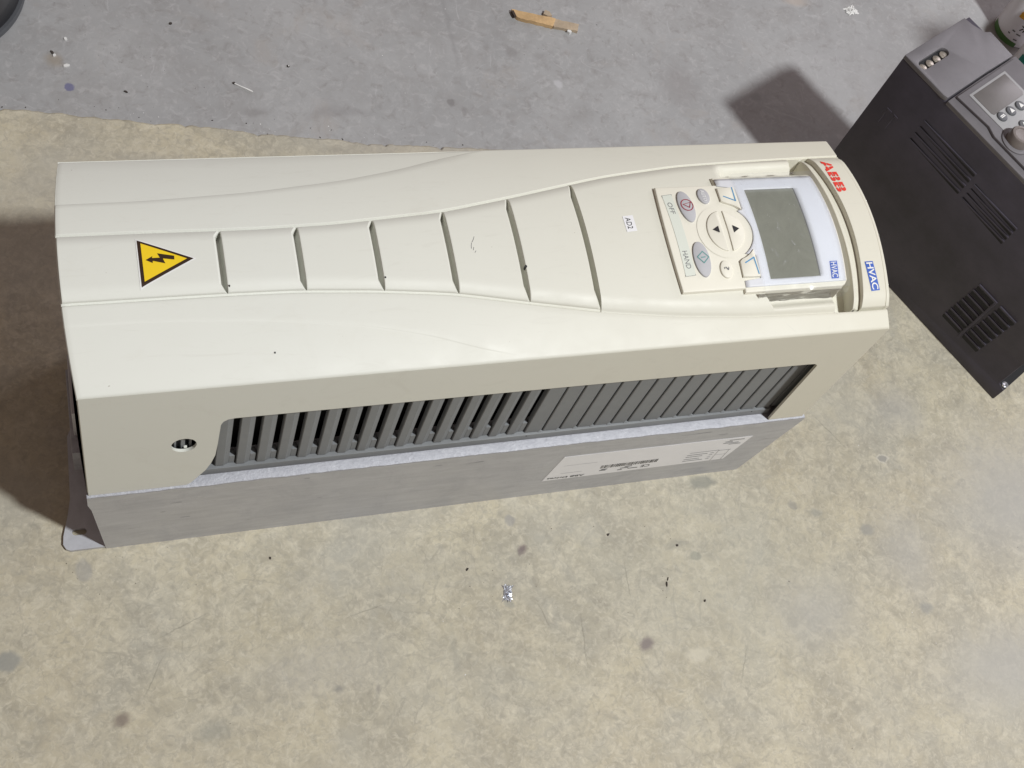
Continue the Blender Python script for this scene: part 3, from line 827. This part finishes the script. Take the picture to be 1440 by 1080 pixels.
def letters():
    y = .1690
    for ch, wd in (('A', .0140), ('B', .0120), ('B', .0120)):
        allv, f = [], []
        for poly in (A_l + A_r if ch == 'A' else B_all):
            tr = tessellate_polygon([[Vector((a, b, 0)) for a, b in poly]])
            v = []
            for a, b in poly:
                yy = y - a * wd; v.append((.6538 + b * .0098 + (.169 - yy) * .040, yy))
            f += [tuple(len(allv) + i for i in t) for t in tr]; allv += v
        drape_mesh('red_letter', allv, f, zh, .00035, M['red_ink'], hood_bar)
        y -= wd + .0008
letters()

# warning triangle sticker
def zpp(x, y): return float(zp(x, y))
tb = .0009
stk = drape_poly('warning_sticker', [[(.0490, .1143), (.0905, .0948), (.0490, .0718)]], zpp, .0003, M['white'], cover)
drape_poly('warning_border', [[(.0499, .1128), (.0886, .0948), (.0501, .0736)]], zpp, .0005, M['warnblk'], stk, thick=.0002)
drape_poly('warning_field', [[(.0523, .1098), (.0838, .0949), (.0525, .0777)]], zpp, .0007, M['yellow'], stk, thick=.0002)
bolt = [(.0547, .0952), (.0597, .0982), (.0592, .0966), (.0648, .0966), (.0632, .1004), (.0750, .0976), (.0748, .0944), (.0668, .0958), (.0682, .0916), (.0596, .0942), (.0594, .0924)]
drape_poly('bolt_symbol', [bolt], zpp, .0009, M['warnblk'], stk, thick=.0002)
# small white sticker AD2
ad = [(.4389, .0980), (.4484, .0988), (.4482, .1146), (.4387, .1138)]
st2 = drape_poly('small_sticker', [ad], zpp, .0003, M['sticker'], cover)
text_down('AD2', .4405, .4452, .1122, .1010, zpp, .0005, M['ink'], st2, slant=.0002)
# pen scuffs and specks on the cover
for pts in ([(.3062, .1012), (.3050, .0985), (.3035, .0962)], [(.3030, .0955), (.3022, .0928), (.3020, .0905)], [(.3040, .0915), (.3032, .0890)], [(.3052, .0882), (.3042, .0868)]):
    stroke('scuff_mark', pts, .00035, zpp, .00018, M['grey_ink'], cover)
for (x, y, r) in ((.3440, .0720, .0011), (.2290, .0700, .0007), (.1395, .0202, .0006), (.1118, .071, .0005)):
    zf = (lambda a, b: float(zb(a, b)) + .001) if x == .1395 else zpp
    extrude_poly('dirt_speck', [ell(x, y, r, r * 1.1, 9)], lambda a, b: (a, b, float(zb(a, b)) + (0.0003 if y < .03 else .0043)), lambda a, b: (a, b, float(zb(a, b)) - .0002), M['ink'], cover)

# ---- vent grille on the near side
grille = empty('vent_grille'); grille.parent = drive
def vents():
    pitch = .01732
    # a solid frame behind everything
    box('grille_back', (.04, .0300, MZ + .0005), (.66, .0315, .27), M['black'], grille)
    box('bottom_rail', (.079, .0070, MZ + .0002), (.6372, .0205, .1430), M['vent'], grille, .0006)
    # left blank strip up to the first gap, with three slats that show in the screw hole
    gaps = [(.1161 + pitch * i, .0058) for i in range(-3, 16)] + [(.3961 + .01722 * i, .0011) for i in range(15)]
    edges = [.0545] + [g for g, w in gaps]
    meshes = {}
    for i, (g, w) in enumerate(gaps):
        x0 = (gaps[i - 1][0] + gaps[i - 1][1] / 2) if i else .050
        x1 = g - w / 2
        l = x1 - x0
        if i == 3:
            l = x1 - x0
        key = (round(l, 4), w)
        if key not in meshes:
            fc = .0045 if w > .002 else .0022
            # flat face, then a facet receding towards the gap
            prof = [(0, .0100), (.0006, .0094), (l - fc, .0092), (l - fc + .0008, .0099), (l, .0114 if w > .002 else .0106), (l, .0200), (l - .0015, .0200), (.0012, .0150), (0, .0150)]
            n = len(prof)
            v = [(a, b, .1425) for a, b in prof] + [(a, b, .2680) for a, b in prof]
            f = [(k, (k + 1) % n, (k + 1) % n + n, k + n) for k in range(n)] + [tuple(range(n)), tuple(range(2 * n - 1, n - 1, -1))]
            me = mesh_from('slat', v, f); me.materials.append(M['vent']); meshes[key] = me
        o = bpy.data.objects.new('slat', meshes[key]); COL.objects.link(o); o.parent = grille; o.location = (x0, 0, 0)
        if w > .002 and i > 2:
            box('slot_tab', (g - w / 2 - .0002, .0112, .1420), (g + w / 2 - .0009, .0175, .1580 + .0007 * (i - 3) * .4), M['vent'], grille, .0004, 1)
        elif w < .002:
            box('slot_tab', (g - .0042, .0086, .1428), (g - .0006, .0110, .1442), M['vent'], grille, .0003, 1)
    x0 = gaps[-1][0] + gaps[-1][1] / 2
    box('end_strip', (x0, .0098, .1425), (.650, .0180, .268), M['vent'], grille, .0005)
    # the two latch openings in the rail
    for x, l in ((.3800, .016), (.6150, .020)):
        box('latch_slot', (x - l, .0076, .1395), (x, .0090, .1408), M['metal'], grille, .0003, 1)
        lathe('latch_hole', [(.0022, -.0012), (.0022, .0004)], (x + .001, .0090, .1415), M['black'], grille, 12)
    lathe('latch_hole', [(.0020, -.001), (.0022, .0008)], (.0905, .0090, .1385), M['black'], grille, 12)
vents()
# white screw boss seen inside the round hole
for x0_, x1_ in ((.0668, .0688), (.0722, .0756), (.0790, .0808)):
    box('slat', (x0_, .0046, .19), (x1_, .0120, .245), M['vent'], grille, .0004, 1)
box('screw_boss', (.0745, .0030, .2030), (.0772, .0052, .2050), M['cover'], grille, .0006)

# ---- heat sink (cast metal body) with ragged upper lip
def heat_sink():
    xs_top = np.linspace(-.0016, .6785, 180)
    rnd = random.Random(11)
    prof = [(-.0016, MZ - .0022), (-.0016, .112), (.0010, .100), (.0098, .0), (.656, .0), (.6795, .122), (.6795, MZ - .0022)]
    hs = extrude_poly('heat_sink', [prof], lambda a, b: (a, -.0012, b), lambda a, b: (a, W + .0012, b), M['metal'], drive, 35)
    # upper flange: sheet with uneven burr along its near edge
    v, f = [], []
    n = len(xs_top)
    a = 0
    for x in xs_top:
        a = a * .7 + rnd.uniform(-1, 1) * .00022
        e = -.0019 + a
        v += [(x, .02, MZ - .0006), (x, e + .0012, MZ - .0006 + a * .3), (x, e, MZ - .0015), (x, e + .0001, MZ - .0030 + a * .8), (x, .02, MZ - .0030)]
    for i in range(n - 1):
        for j in range(5):
            f.append((i * 5 + j, i * 5 + (j + 1) % 5, (i + 1) * 5 + (j + 1) % 5, (i + 1) * 5 + j))
    f.append(tuple(range(5))); f.append(tuple((n - 1) * 5 + j for j in range(5)))
    link('rim_flange', mesh_from('rim_flange', v, f), M['lip'], hs, 50)
    # scratches and rub marks on the near face
    for (x, z, l, dz) in ((.560, .1180, .040, .001), (.335, .1085, .022, .002), (.070, .0960, .010, .0), (.078, .0580, .009, .0), (.595, .109, .012, .0), (.30, .112, .010, .001), (.18, .118, .006, .0)):
        me = mesh_from('scratch', [(x - l / 2, -.0014, z), (x + l / 2, -.0014, z + dz), (x + l / 2 * .8, -.0014, z + dz + .0007), (x - l / 2 * .6, -.0014, z + .0005)], [(0, 1, 2, 3)])
        link('scratch', me, M['grey_ink'], hs, None)
    # foot flange with keyhole slots at the left end
    def rr(x0, y0, x1, y1, r, n=6):
        p = []
        for cx, cy, a0 in ((x1 - r, y0 + r, -90), (x1 - r, y1 - r, 0), (x0 + r, y1 - r, 90), (x0 + r, y0 + r, 180)):
            for k in range(n + 1):
                a = math.radians(a0 + 90 * k / n); p.append((cx + r * math.cos(a), cy + r * math.sin(a)))
        return p
    outer = [(.03, -.0005), (.03, W), (-.0005, W), (-.0020, .150), (-.0070, .132), (-.0160, .112), (-.0175, .05), (-.0205, .034), (-.0255, .014), (-.0262, .006), (-.0240, .0015), (-.0200, -.0005)]
    s1 = [(x, y) for x, y in rr(-.0180, .0135, -.0055, .0195, .0029)]
    s2 = [(x, W - y) for x, y in s1][::-1]
    extrude_poly('foot_flange', [outer, s1], lambda a, b: (a, b, .0042), lambda a, b: (a, b, .0006), M['foot'], hs, 35, bev=0)
    outer = [(.64, 0), (.64, W), (.688, W), (.688, W - .04), (.680, W - .05), (.680, .05), (.688, .04), (.688, 0)]
    bx = box('gland_bracket', (-.0115, .066, .030), (.006, .150, .070), M['lip'], hs, .001)
    box('gland_box', (-.0085, .082, .070), (.004, .140, .118), M['metal'], hs, .001)
    return hs
t_ = NT('worn_rim_metal')
t_.base(t_.ramp(t_.noise(160, 5, .7), [(.35, (.32, .325, .36)), (.65, (.40, .405, .44)), (.78, (.60, .60, .64))]))
t_.bump(t_.noise(500, 4, .7), .5, .0008)
M['lip'] = t_.p(Metallic=.25, Roughness=.5)
M['foot'] = simple('bare_zinc', (.52, .53, .57), .5, .2, vs=120)
sink = heat_sink()

# ---- name plate on the near side of the heat sink, upside down as seen here
YP = -.0015
def nameplate():
    # corners in (x, z)
    TL, TR, BR, BL = (.4290, .0972), (.6345, .0958), (.6232, .0398), (.4215, .0380)
    np_ = extrude_poly('name_plate', [[BL, BR, TR, TL]], lambda a, b: (a, YP, b), lambda a, b: (a, YP + .0002, b), M['sticker'], sink)
    def bar(x0, z0, x1, z1, m='grey_ink', d=.0002):
        me = mesh_from('print_line', [(x0, YP - d, z0), (x1, YP - d, z0), (x1, YP - d, z1), (x0, YP - d, z1)], [(0, 1, 2, 3)])
        return link('print_line', me, M[m], np_, None)
    put_text('lettering', 'ABB Drives', lambda a, b: (.4655 - a * .0400, YP - .0002, .0448 - b * .0042), M['ink'], np_, .02)
    bar(.4350, .0735, .4705, .0739); bar(.4370, .0535, .4600, .0540)
    put_text('lettering', 'CE', lambda a, b: (.5360 - a * .0100, YP - .0002, .0505 - b * .0060), M['ink'], np_, .01)
    # bar code joined into one print
    rnd = random.Random(2); v, f = [], []
    x = .4790
    while x < .5400:
        w = rnd.choice((.0004, .0007, .0011)); k = len(v)
        v += [(x, YP - .0002, .0545), (x + w, YP - .0002, .0545), (x + w, YP - .0002, .0625), (x, YP - .0002, .0625)]; f.append((k, k + 1, k + 2, k + 3))
        x += w + rnd.choice((.0006, .0008, .0012))
    link('bar_code', mesh_from('bar_code', v, f), M['ink'], np_, None)
    for x0, x1, z in ((.4800, .4870, .0480), (.4815, .4880, .0505), (.5030, .5120, .0478), (.5070, .5150, .0510), (.5120, .5230, .0450), (.5010, .5060, .0440)):
        bar(x0, z, x1, z + .0016, 'ink')
    bar(.5746, .0668, .6076, .0676); bar(.6076, .0400, .6080, .0676); bar(.6080, .0655, .6220, .0662); bar(.6080, .0540, .6200, .0544); bar(.6200, .0400, .6204, .0662)
    for z in (.0455, .0500, .0560, .0610):
        bar(.5735, z, .5735 + rnd.uniform(.012, .024), z + .0012); bar(.6000, z, .6000 + .004, z + .001)
    for z, a, b in ((.0905, .6100, .6270), (.0870, .6065, .6150), (.0835, .6054, .6230), (.0800, .6130, .6266)): bar(a, z, b, z + .0014)
nameplate()

# ================================================================= SECOND DRIVE (charcoal, behind right)
inv = empty('charcoal_inverter', (.8566, .3493, 0), math.atan2(-.88419, .46713))
tag(inv, 'charcoal grey inverter with round dial and vent slots, behind the cream one at right', 'motor drive')
# local frame: +x runs along its length towards the camera, +y to its far side (away from the camera's left)
def L2(name, lo_, hi, m, parent=inv, bev=.0012): return box(name, lo_, hi, M[m], parent, bev)
SGN = 1  # local y of rz frame: rotate (1,0)->d ; +y -> (0.884, 0.467)
H2, LEN, W2 = .2650, .341, .127
def second():
    body = extrude_poly('housing', [[(0, 0), (0, .2595), (.062, .2595), (.3405, .262), (.3405, .078), (.3330, .076), (.3330, .026), (.3425, .023), (.3425, 0)]],
                        lambda a, b: (a, 0, b), lambda a, b: (a, W2, b), M['housing'], inv, 35, bev=.0012)
    def capsule(x, y0, y1, r, n=10):
        p = [(x + r * math.cos(a), y1 + r * math.sin(a)) for a in np.linspace(0, math.pi, n)] + [(x + r * math.cos(a), y0 + r * math.sin(a)) for a in np.linspace(math.pi, 2 * math.pi, n)]
        return p
    # lighter front shells
    top = extrude_poly('terminal_cover', [[(0, 0), (.0605, -.0006), (.0660, .0010), (.0660, .0760), (.0672, .1250), (.0300, .1270), (.0270, .1200), (.0126, .1140), (0, .1120)], capsule(.0205, .0100, .0480, .0058)],
                       lambda a, b: (a, b, .2655), lambda a, b: (a, b, .2595), M['front'], inv, 35, bev=.0007)
    fr = extrude_poly('front_panel', [[(.0685, -.0008), (.3390, -.0008), (.3390, .1270), (.0690, .1270), (.0690, .078), (.0685, .076)]],
                      lambda a, b: (a, b, .2640 + .0020 * min(1, b / .02)), lambda a, b: (a, b, .2580), M['front'], inv, 35, bev=.0010)
    # raised chamfer band and keypad plate
    extrude_poly('raised_band', [[(.0710, .0100), (.1180, .0130), (.1300, .0080), (.3300, .0070), (.3300, .1200), (.0710, .1200)]],
                 lambda a, b: (a, b, .2680), lambda a, b: (a, b, .2640), M['front'], fr, 35, bev=.0009)
    pl = extrude_poly('keypad_plate', [[(.0770, .0240), (.1700, .0240), (.1700, .0930), (.0770, .0930)]], lambda a, b: (a, b, .2688), lambda a, b: (a, b, .2675), M['plate2'], inv, 35, bev=.0006)
    extrude_poly('display_window', [[(.0800, .0280), (.1080, .0280), (.1110, .0300), (.1110, .0860), (.1080, .0890), (.0800, .0890)]], lambda a, b: (a, b, .2693), lambda a, b: (a, b, .2680), M['lcd2'], pl, 35, bev=.0003)
    for i, (x, y) in enumerate(((.1175, .0365), (.1180, .0530), (.1190, .0695), (.1385, .0520), (.1390, .0700))):
        b = lathe('round_button', [(.0062, -.001), (.0062, .0010), (.0055, .0018), (.003, .0020)], (x, y, .2688), M['knob2'], pl, 24)
        if i == 0:
            for k in range(2):
                me = mesh_from('button_print', [(x - .0014 + k * .0018, y - .0036, .2709), (x + k * .0018 - .0002, y - .0036, .2709), (x + k * .0018 - .0002, y + .0034, .2709), (x - .0014 + k * .0018, y + .0034, .2709)], [(0, 1, 2, 3)])
                link('button_print', me, M['white'], b, None)
        else:
            me = mesh_from('button_arrow', [(x + .0026, y - .0034, .2711), (x + .0026, y + .0034, .2711), (x - .0034, y, .2711)], [(0, 1, 2)])
            link('button_arrow', me, M['white'], b, None)
    kn = lathe('dial_knob', [(.0150, -.001), (.0150, .0006), (.0128, .0010), (.0122, .0110), (.0112, .0125), (.0085, .0128), (.0078, .0118), (.002, .0116)], (.1480, .0255, .2688), M['knob'], inv, 36)
    lathe('dial_skirt', [(.0170, -.001), (.0168, .0012), (.0140, .0022)], (.1480, .0255, .2684), M['front'], inv, 36)
    # hole in the terminal cover with the screw terminals below
    extrude_poly('terminal_window', [capsule(.0205, .0100, .0480, .0058)], lambda a, b: (a, b, .2603), lambda a, b: (a, b, .2590), M['black'], top, 35)
    for i in range(4):
        y = .0100 + i * .0127
        lathe('terminal_screw', [(.0050, 0), (.0050, .0018), (.0034, .0026)], (.0222, y, .2601), M['brass'], top, 20)
    # long louvre slots in the side
    for (x0, x1, z0, dz, n) in ((.0620, .1440, .2240, -.0110, 4), (.1500, .2170, .2120, -.0085, 4)):
        for k in range(n):
            z = z0 + dz * k
            extrude_poly('side_slot', [[(x0 + .0008, z), (x1 - .0008, z - .004), (x1, z - .0022 - .004), (x1 - .0008, z - .0040 - .004), (x0 + .0008, z - .0040), (x0, z - .0022)]], lambda a, b: (a, -.0004, b), lambda a, b: (a, .0010, b), M['black'], body, 35)
            box('slot_hood', (x0, -.0013, z - .004), (x1, .0005, z - .0015), M['housing'], body, .0004, 1).rotation_euler = (0, 0, 0)
    # vent block, two rows of seven
    for row in range(2):
        xa, xb = (.2285, .2575) if row == 0 else (.2625, .2880)
        for k in range(7):
            z = .034 + k * .0118
            sk = .004 * (k / 6)
            extrude_poly('vent_slot', [[(xa + sk + .001, z), (xb + sk - .001, z), (xb + sk, z + .0035), (xb + sk - .001, z + .0070), (xa + sk + .001, z + .0070), (xa + sk, z + .0035)]], lambda a, b: (a, -.0005, b), lambda a, b: (a, .0010, b), M['black'], body, 35)
            box('vent_rib', (xa + sk, -.0016, z + .0066), (xb + sk, .0004, z + .0096), M['housing'], body, .0004, 1)
    box('vent_rib', (.2585, -.0018, .030), (.2615, .0004, .112), M['housing'], body, .0004, 1)
    # embossed marks near the top
    for x, l in ((.020, .007), (.031, .006)):
        box('emboss_mark', (x, -.0007, .172), (x + .002, .0004, .196), M['housing'], body, .0003, 1)
        box('emboss_mark', (x, -.0007, .194), (x + l, .0004, .197), M['housing'], body, .0003, 1)
    # end notch bracket with its screw
    sc = lathe('foot_screw', [(.0042, 0), (.0042, .0012), (.0030, .0020), (.001, .0016)], (.3382, .0050, .0262), M['foil'], body, 18)
    box('notch_plate', (.3325, .002, .0255), (.3420, .1250, .0268), M['black'], body)
    # mounting foot reaching past the far end
    box('foot_plate', (-.004, .010, .0004), (.001, .115, .004), M['housing'], body, .0005)
M['knob2'] = simple('dark_key', (.10, .105, .115), .4)
M['brass'] = simple('dull_terminal', (.42, .38, .33), .35, .5, var=.35, vs=250)
second()

# ================================================================= THINGS AROUND
# white can with green foot and orange stripe 
def cyl_text(c, R, ang0, ang1, z0, z1, off=.0003):
    return lambda a, b: (c[0] + (R + off) * math.cos(ang0 + (ang1 - ang0) * a), c[1] + (R + off) * math.sin(ang0 + (ang1 - ang0) * a), z0 + (z1 - z0) * b)
def strip_cyl(name, c, R, a0, a1, z0, z1, mat, parent, shear=0, off=.0003, n=12):
    v, f = [], []
    for i in range(n + 1):
        t = i / n; a = a0 + (a1 - a0) * t
        for z in (z0, z1): v.append((c[0] + (R + off) * math.cos(a), c[1] + (R + off) * math.sin(a), z + shear * t))
    for i in range(n): f.append((2 * i, 2 * i + 2, 2 * i + 3, 2 * i + 1))
    me = bpy.data.meshes.new(name); me.from_pydata(v, [], f); me.update()
    return link(name, me, mat, parent)
can = empty('spray_can', (1.300, .613, -.0042))
tag(can, 'white can with orange stripe and green base, in the top right corner', 'can')
R = .0315
lathe('can_body', [(R - .002, .0), (R, .002), (R, .155), (R - .003, .160), (R - .010, .172), (.010, .176)], (0, 0, 0), M['canwhite'], can)
d = math.radians
strip_cyl('green_band', (0, 0), R, d(150), d(245), .0022, .0120, M['cangreen'], can, shear=-.004)
strip_cyl('orange_stripe', (0, 0), R, d(205), d(285), .048, .058, M['orange'], can, shear=.004)
put_text('lettering', '消', cyl_text((0, 0), R, d(226), d(256), .030, .045), M['ink'], can, .01)
for k, (a0, a1, z) in enumerate(((214, 222, .024), (228, 240, .022), (208, 214, .017), (230, 240, .012))):
    strip_cyl('small_print', (0, 0), R, d(a0), d(a1), z, z + .0022, M['grey_ink'], can)
bot = empty('plastic_bottle', (1.284, .538, -.0042))
tag(bot, 'pale bottle with a teal patch, in front of the white can at the right edge', 'bottle')
lathe('bottle_body', [(.024, 0), (.0265, .003), (.0265, .110), (.022, .125), (.010, .135), (.010, .150)], (0, 0, 0), M['bottle'] if 'bottle' in M else M['canwhite'], bot)
strip_cyl('teal_patch', (0, 0), .0265, d(175), d(320), .004, .040, M['teal'], bot)
# tall box added out of frame to throw the shade at top right
caster = empty('shade_caster', (1.235, .16, 0), .12)
tag(caster, 'tall brown box added unseen beyond the right edge to cast shade', 'shade_caster')
box('caster_body', (0, 0, 0), (.068, .10, .62), M['shade_caster'], caster, .002)
box('caster_strip', (.020, -.0006, 0), (.046, .10, .6206), M['wood2'], caster)

# black tub at the top left corner
tub = empty('plastic_tub', (-.128, .664, -.0042))
tag(tub, 'black round tub with a dusty rim, cut by the top left corner of the picture', 'tub')
lathe('tub_body', [(.100, 0), (.102, .004), (.106, .13), (.100, .13), (.096, .01), (.02, .008)], (0, 0, 0), M['tub'], tub, 80)
lathe('tub_rim', [(.1020, .003), (.1058, .004), (.1068, .008), (.1058, .012), (.1020, .012)], (0, 0, 0), M['tub_rim'], tub, 80)

# wood slivers
def sliver(name, pts, z0, h, mat, label, cat, grp=None, seed=1, frac=.0006):
    rnd = random.Random(seed)
    loop = []
    for (a, b) in zip(pts, pts[1:] + pts[:1]):
        n = max(1, int(math.hypot(b[0] - a[0], b[1] - a[1]) / .004))
        for i in range(n):
            t = i / n; loop.append((a[0] + (b[0] - a[0]) * t + rnd.uniform(-1, 1) * frac, a[1] + (b[1] - a[1]) * t + rnd.uniform(-1, 1) * frac))
    c = (sum(p[0] for p in pts) / len(pts), sum(p[1] for p in pts) / len(pts))
    o = extrude_poly(name, [[(x - c[0], y - c[1]) for x, y in loop]], lambda a, b: (a, b, h + 0 * a), lambda a, b: (a, b, 0), mat, None, 35)
    o.location = (c[0], c[1], z0)
    tag(o, label, cat, grp)
    return o
w1 = sliver('wood_strip', [(.5385, .6390), (.5430, .6255), (.5870, .6120), (.5935, .6245)], -.0041, .0055, M['wood'], 'orange-brown strip of split wood with a dark broken end, left piece on the grey floor', 'wood', seed=4)
w1e = extrude_poly('charred_end', [[(-.0280, .0110), (-.0262, .0020), (-.0235, .0030), (-.0250, .0115)]], lambda a, b: (a, b, .0058), lambda a, b: (a, b, .0020), M['burnt'], w1)
w2 = sliver('wood_strip', [(.5900, .6255), (.5880, .6125), (.6190, .6055), (.6240, .6160)], -.0041, .0045, M['wood2'], 'paler grey-brown strip of split wood, right piece of the pair on the grey floor', 'wood', seed=8)
sliver('wood_crumb', [(.5795, .6330), (.5850, .6290), (.5910, .6300), (.5880, .6370), (.5830, .6390)], -.0041, .0045, M['wood2'], 'small pale wood crumb above the two wood strips', 'wood', seed=9)
sliver('pebble', [(.6050, .6060), (.6080, .6030), (.6110, .6045), (.6100, .6075), (.6070, .6085)], -.0041, .0040, M['chip_w'], 'whitish pebble tucked under the right wood strip', 'pebble', seed=10, frac=.0003)
sliver('matchstick', [(.1866, .5305), (.1874, .5285), (.2068, .5163), (.2060, .5184)], -.0041, .0020, M['chip_w'], 'thin pale stick lying alone on the grey floor left of centre', 'stick', seed=11, frac=.0002)
m_ = bpy.data.objects['matchstick']
extrude_poly('stick_tip', [ell(-.0096, .0066, .0013, .0011, 8)], lambda a, b: (a, b, .0023), lambda a, b: (a, b, .0), M['chip_d'], m_)
# crumpled foil scrap
def scrap(name, c, sx, sy, rot, h, mat, label, cat, seed, n=12, z0=.0003):
    rng = np.random.default_rng(seed)
    g = np.linspace(-1, 1, n); X, Y = np.meshgrid(g, g, indexing='ij')
    rag = 1 + rng.normal(0, .16, X.shape)
    Z = np.abs(rng.normal(0, 1, X.shape)) * h
    Z *= np.clip(1.4 - np.hypot(X, Y), .15, 1)
    X = X * rag * sx + rng.normal(0, sx * .05, X.shape); Y = Y * rag * sy
    me = grid_mesh(name, X * math.cos(rot) - Y * math.sin(rot), X * math.sin(rot) + Y * math.cos(rot), Z)
    o = link(name, me, mat, None, None)
    me.polygons.foreach_set('use_smooth', [False] * len(me.polygons))
    md = o.modifiers.new('thickness', 'SOLIDIFY'); md.thickness = .0002
    o.location = (c[0], c[1], z0); tag(o, label, cat); return o
scrap('foil_scrap', (.3735, -.0990), .0042, .0078, -.25, .0014, M['foil'], 'crumpled silvery foil scrap on the tan floor in front of the cream drive', 'foil scrap', 3)
scrap('paper_scrap', (1.0379, .6487), .0085, .0070, .3, .0020, M['chip_w'], 'torn white paper scrap on the grey floor left of the charcoal device', 'paper scrap', 5, z0=-.0040)
# single chips one can pick out
def chip(x, y, l, w, rot, mat, label, seed):
    p = [(-l, -w * .6), (-l * .3, -w), (l * .7, -w * .7), (l, w * .3), (l * .2, w), (-l * .8, w * .6)]
    if y < .3: p = [(a * .8, b * .75) for a, b in p]
    c, s = math.cos(rot), math.sin(rot)
    z = 0.0 if y < edge_y(x) else -.0042
    return sliver('debris_chip', [(x + a * c - b * s, y + a * s + b * c) for a, b in p], z, .0014, mat, label, 'chip', 'chips lying on the floor', seed, .0002)
chip(.5410, -.1150, .0032, .0009, 1.3, M['chip_d'], 'thin black chip below the cream drive, lower of a close pair', 31)
chip(.5436, -.1098, .0022, .0006, 1.1, M['chip_d'], 'thin black chip below the cream drive, upper of a close pair', 32)
chip(.4917, -.0543, .0019, .0012, .6, M['chip_d'], 'small dark chip on tan floor just below the name plate', 33)
chip(.5636, -.0761, .0013, .0017, .2, M['chip_d'], 'black chip on tan floor above the black pair of chips', 34)
chip(.5773, -.1383, .0017, .0012, 1.0, M['chip_d'], 'dark chip on tan floor right of the black pair of chips', 35)
chip(.3384, -.0696, .0022, .0011, .8, M['chip_d'], 'dark chip on tan floor just left of the foil scrap', 36)
chip(.1532, -.0312, .0010, .0018, .1, M['chip_d'], 'small dark chip on tan floor below the left half of the cream drive', 37)
chip(.2511, .5544, .0017, .0015, .1, M['chip_d'], 'dark and white chip on grey floor right of the thin pale stick', 38)
chip(.2514, .5538, .0008, .0007, .1, M['chip_w'], 'tiny white crumb on the dark chip right of the pale stick', 39).location.z += .001
chip(.0143, .5930, .0016, .0021, .2, M['chip_w'], 'small white chip on grey floor near the top left corner', 40)
chip(.0015, .5702, .0018, .0017, .4, M['chip_w'], 'white chip above the blue smudge on grey floor', 41)
chip(-.0005, .5740, .0012, .0030, .5, M['chip_d'], 'dark sliver above the blue smudge on grey floor', 42)
chip(.1272, .6156, .0017, .0015, .3, M['chip_d'], 'dark round chip near the top edge of the grey floor', 43)
chip(.0710, .5199, .0022, .0010, -.5, M['chip_d'], 'dark sliver on grey floor near the tan border', 44)
chip(.0130, .5560, .0035, .0019, .2, M['chip_w'], 'flat pale chip just above the blue smudge', 45)
# unnumbered grit near the border of the coating and over both floors
def grit(name, mat, n, seed, region, size):
    rnd = random.Random(seed); bm = bmesh.new()
    for _ in range(n):
        x, y = region(rnd)
        if -.03 < x < .70 and -.005 < y < .21: continue
        z = 0.0 if y < edge_y(x) - .003 else -.0042
        s = rnd.uniform(.35, 1) * size
        r = bmesh.ops.create_cone(bm, cap_ends=True, segments=5, radius1=s, radius2=s * .5, depth=s * .8)
        a = rnd.uniform(0, 6.28); st = rnd.uniform(.5, 1.9)
        for v in r['verts']:
            px, py = v.co.x * st, v.co.y
            v.co = Vector((x + px * math.cos(a) - py * math.sin(a), y + px * math.sin(a) + py * math.cos(a), z + s * .35 + v.co.z))
    me = bpy.data.meshes.new(name); bm.to_mesh(me); bm.free()
    tag(link(name, me, mat, None, None), kind='stuff')
def reg_all(r): return (r.uniform(-.15, 1.35), r.uniform(-.38, .72))
def reg_edge(r):
    x = r.uniform(-.08, .45); return (x, edge_y(x) + abs(r.gauss(0, .012)))
def reg_spots(r):
    c = r.choice(((.36, -.10, .03), (.55, -.10, .04), (.08, .57, .03), (.60, .60, .04), (.15, .50, .04), (.80, -.05, .06), (.0, -.03, .03)))
    return (r.gauss(c[0], c[2]), r.gauss(c[1], c[2] * .6))
grit('fine_crumbs', M['chip_d'], 120, 25, reg_spots, .00045)
grit('dark_grit', M['chip_d'], 110, 21, reg_all, .00055)
grit('pale_grit', M['chip_w'], 60, 22, reg_all, .0007)
grit('edge_grit', M['chip_w'], 26, 23, reg_edge, .0006)
grit('edge_dirt', M['chip_d'], 26, 24, reg_edge, .0009)
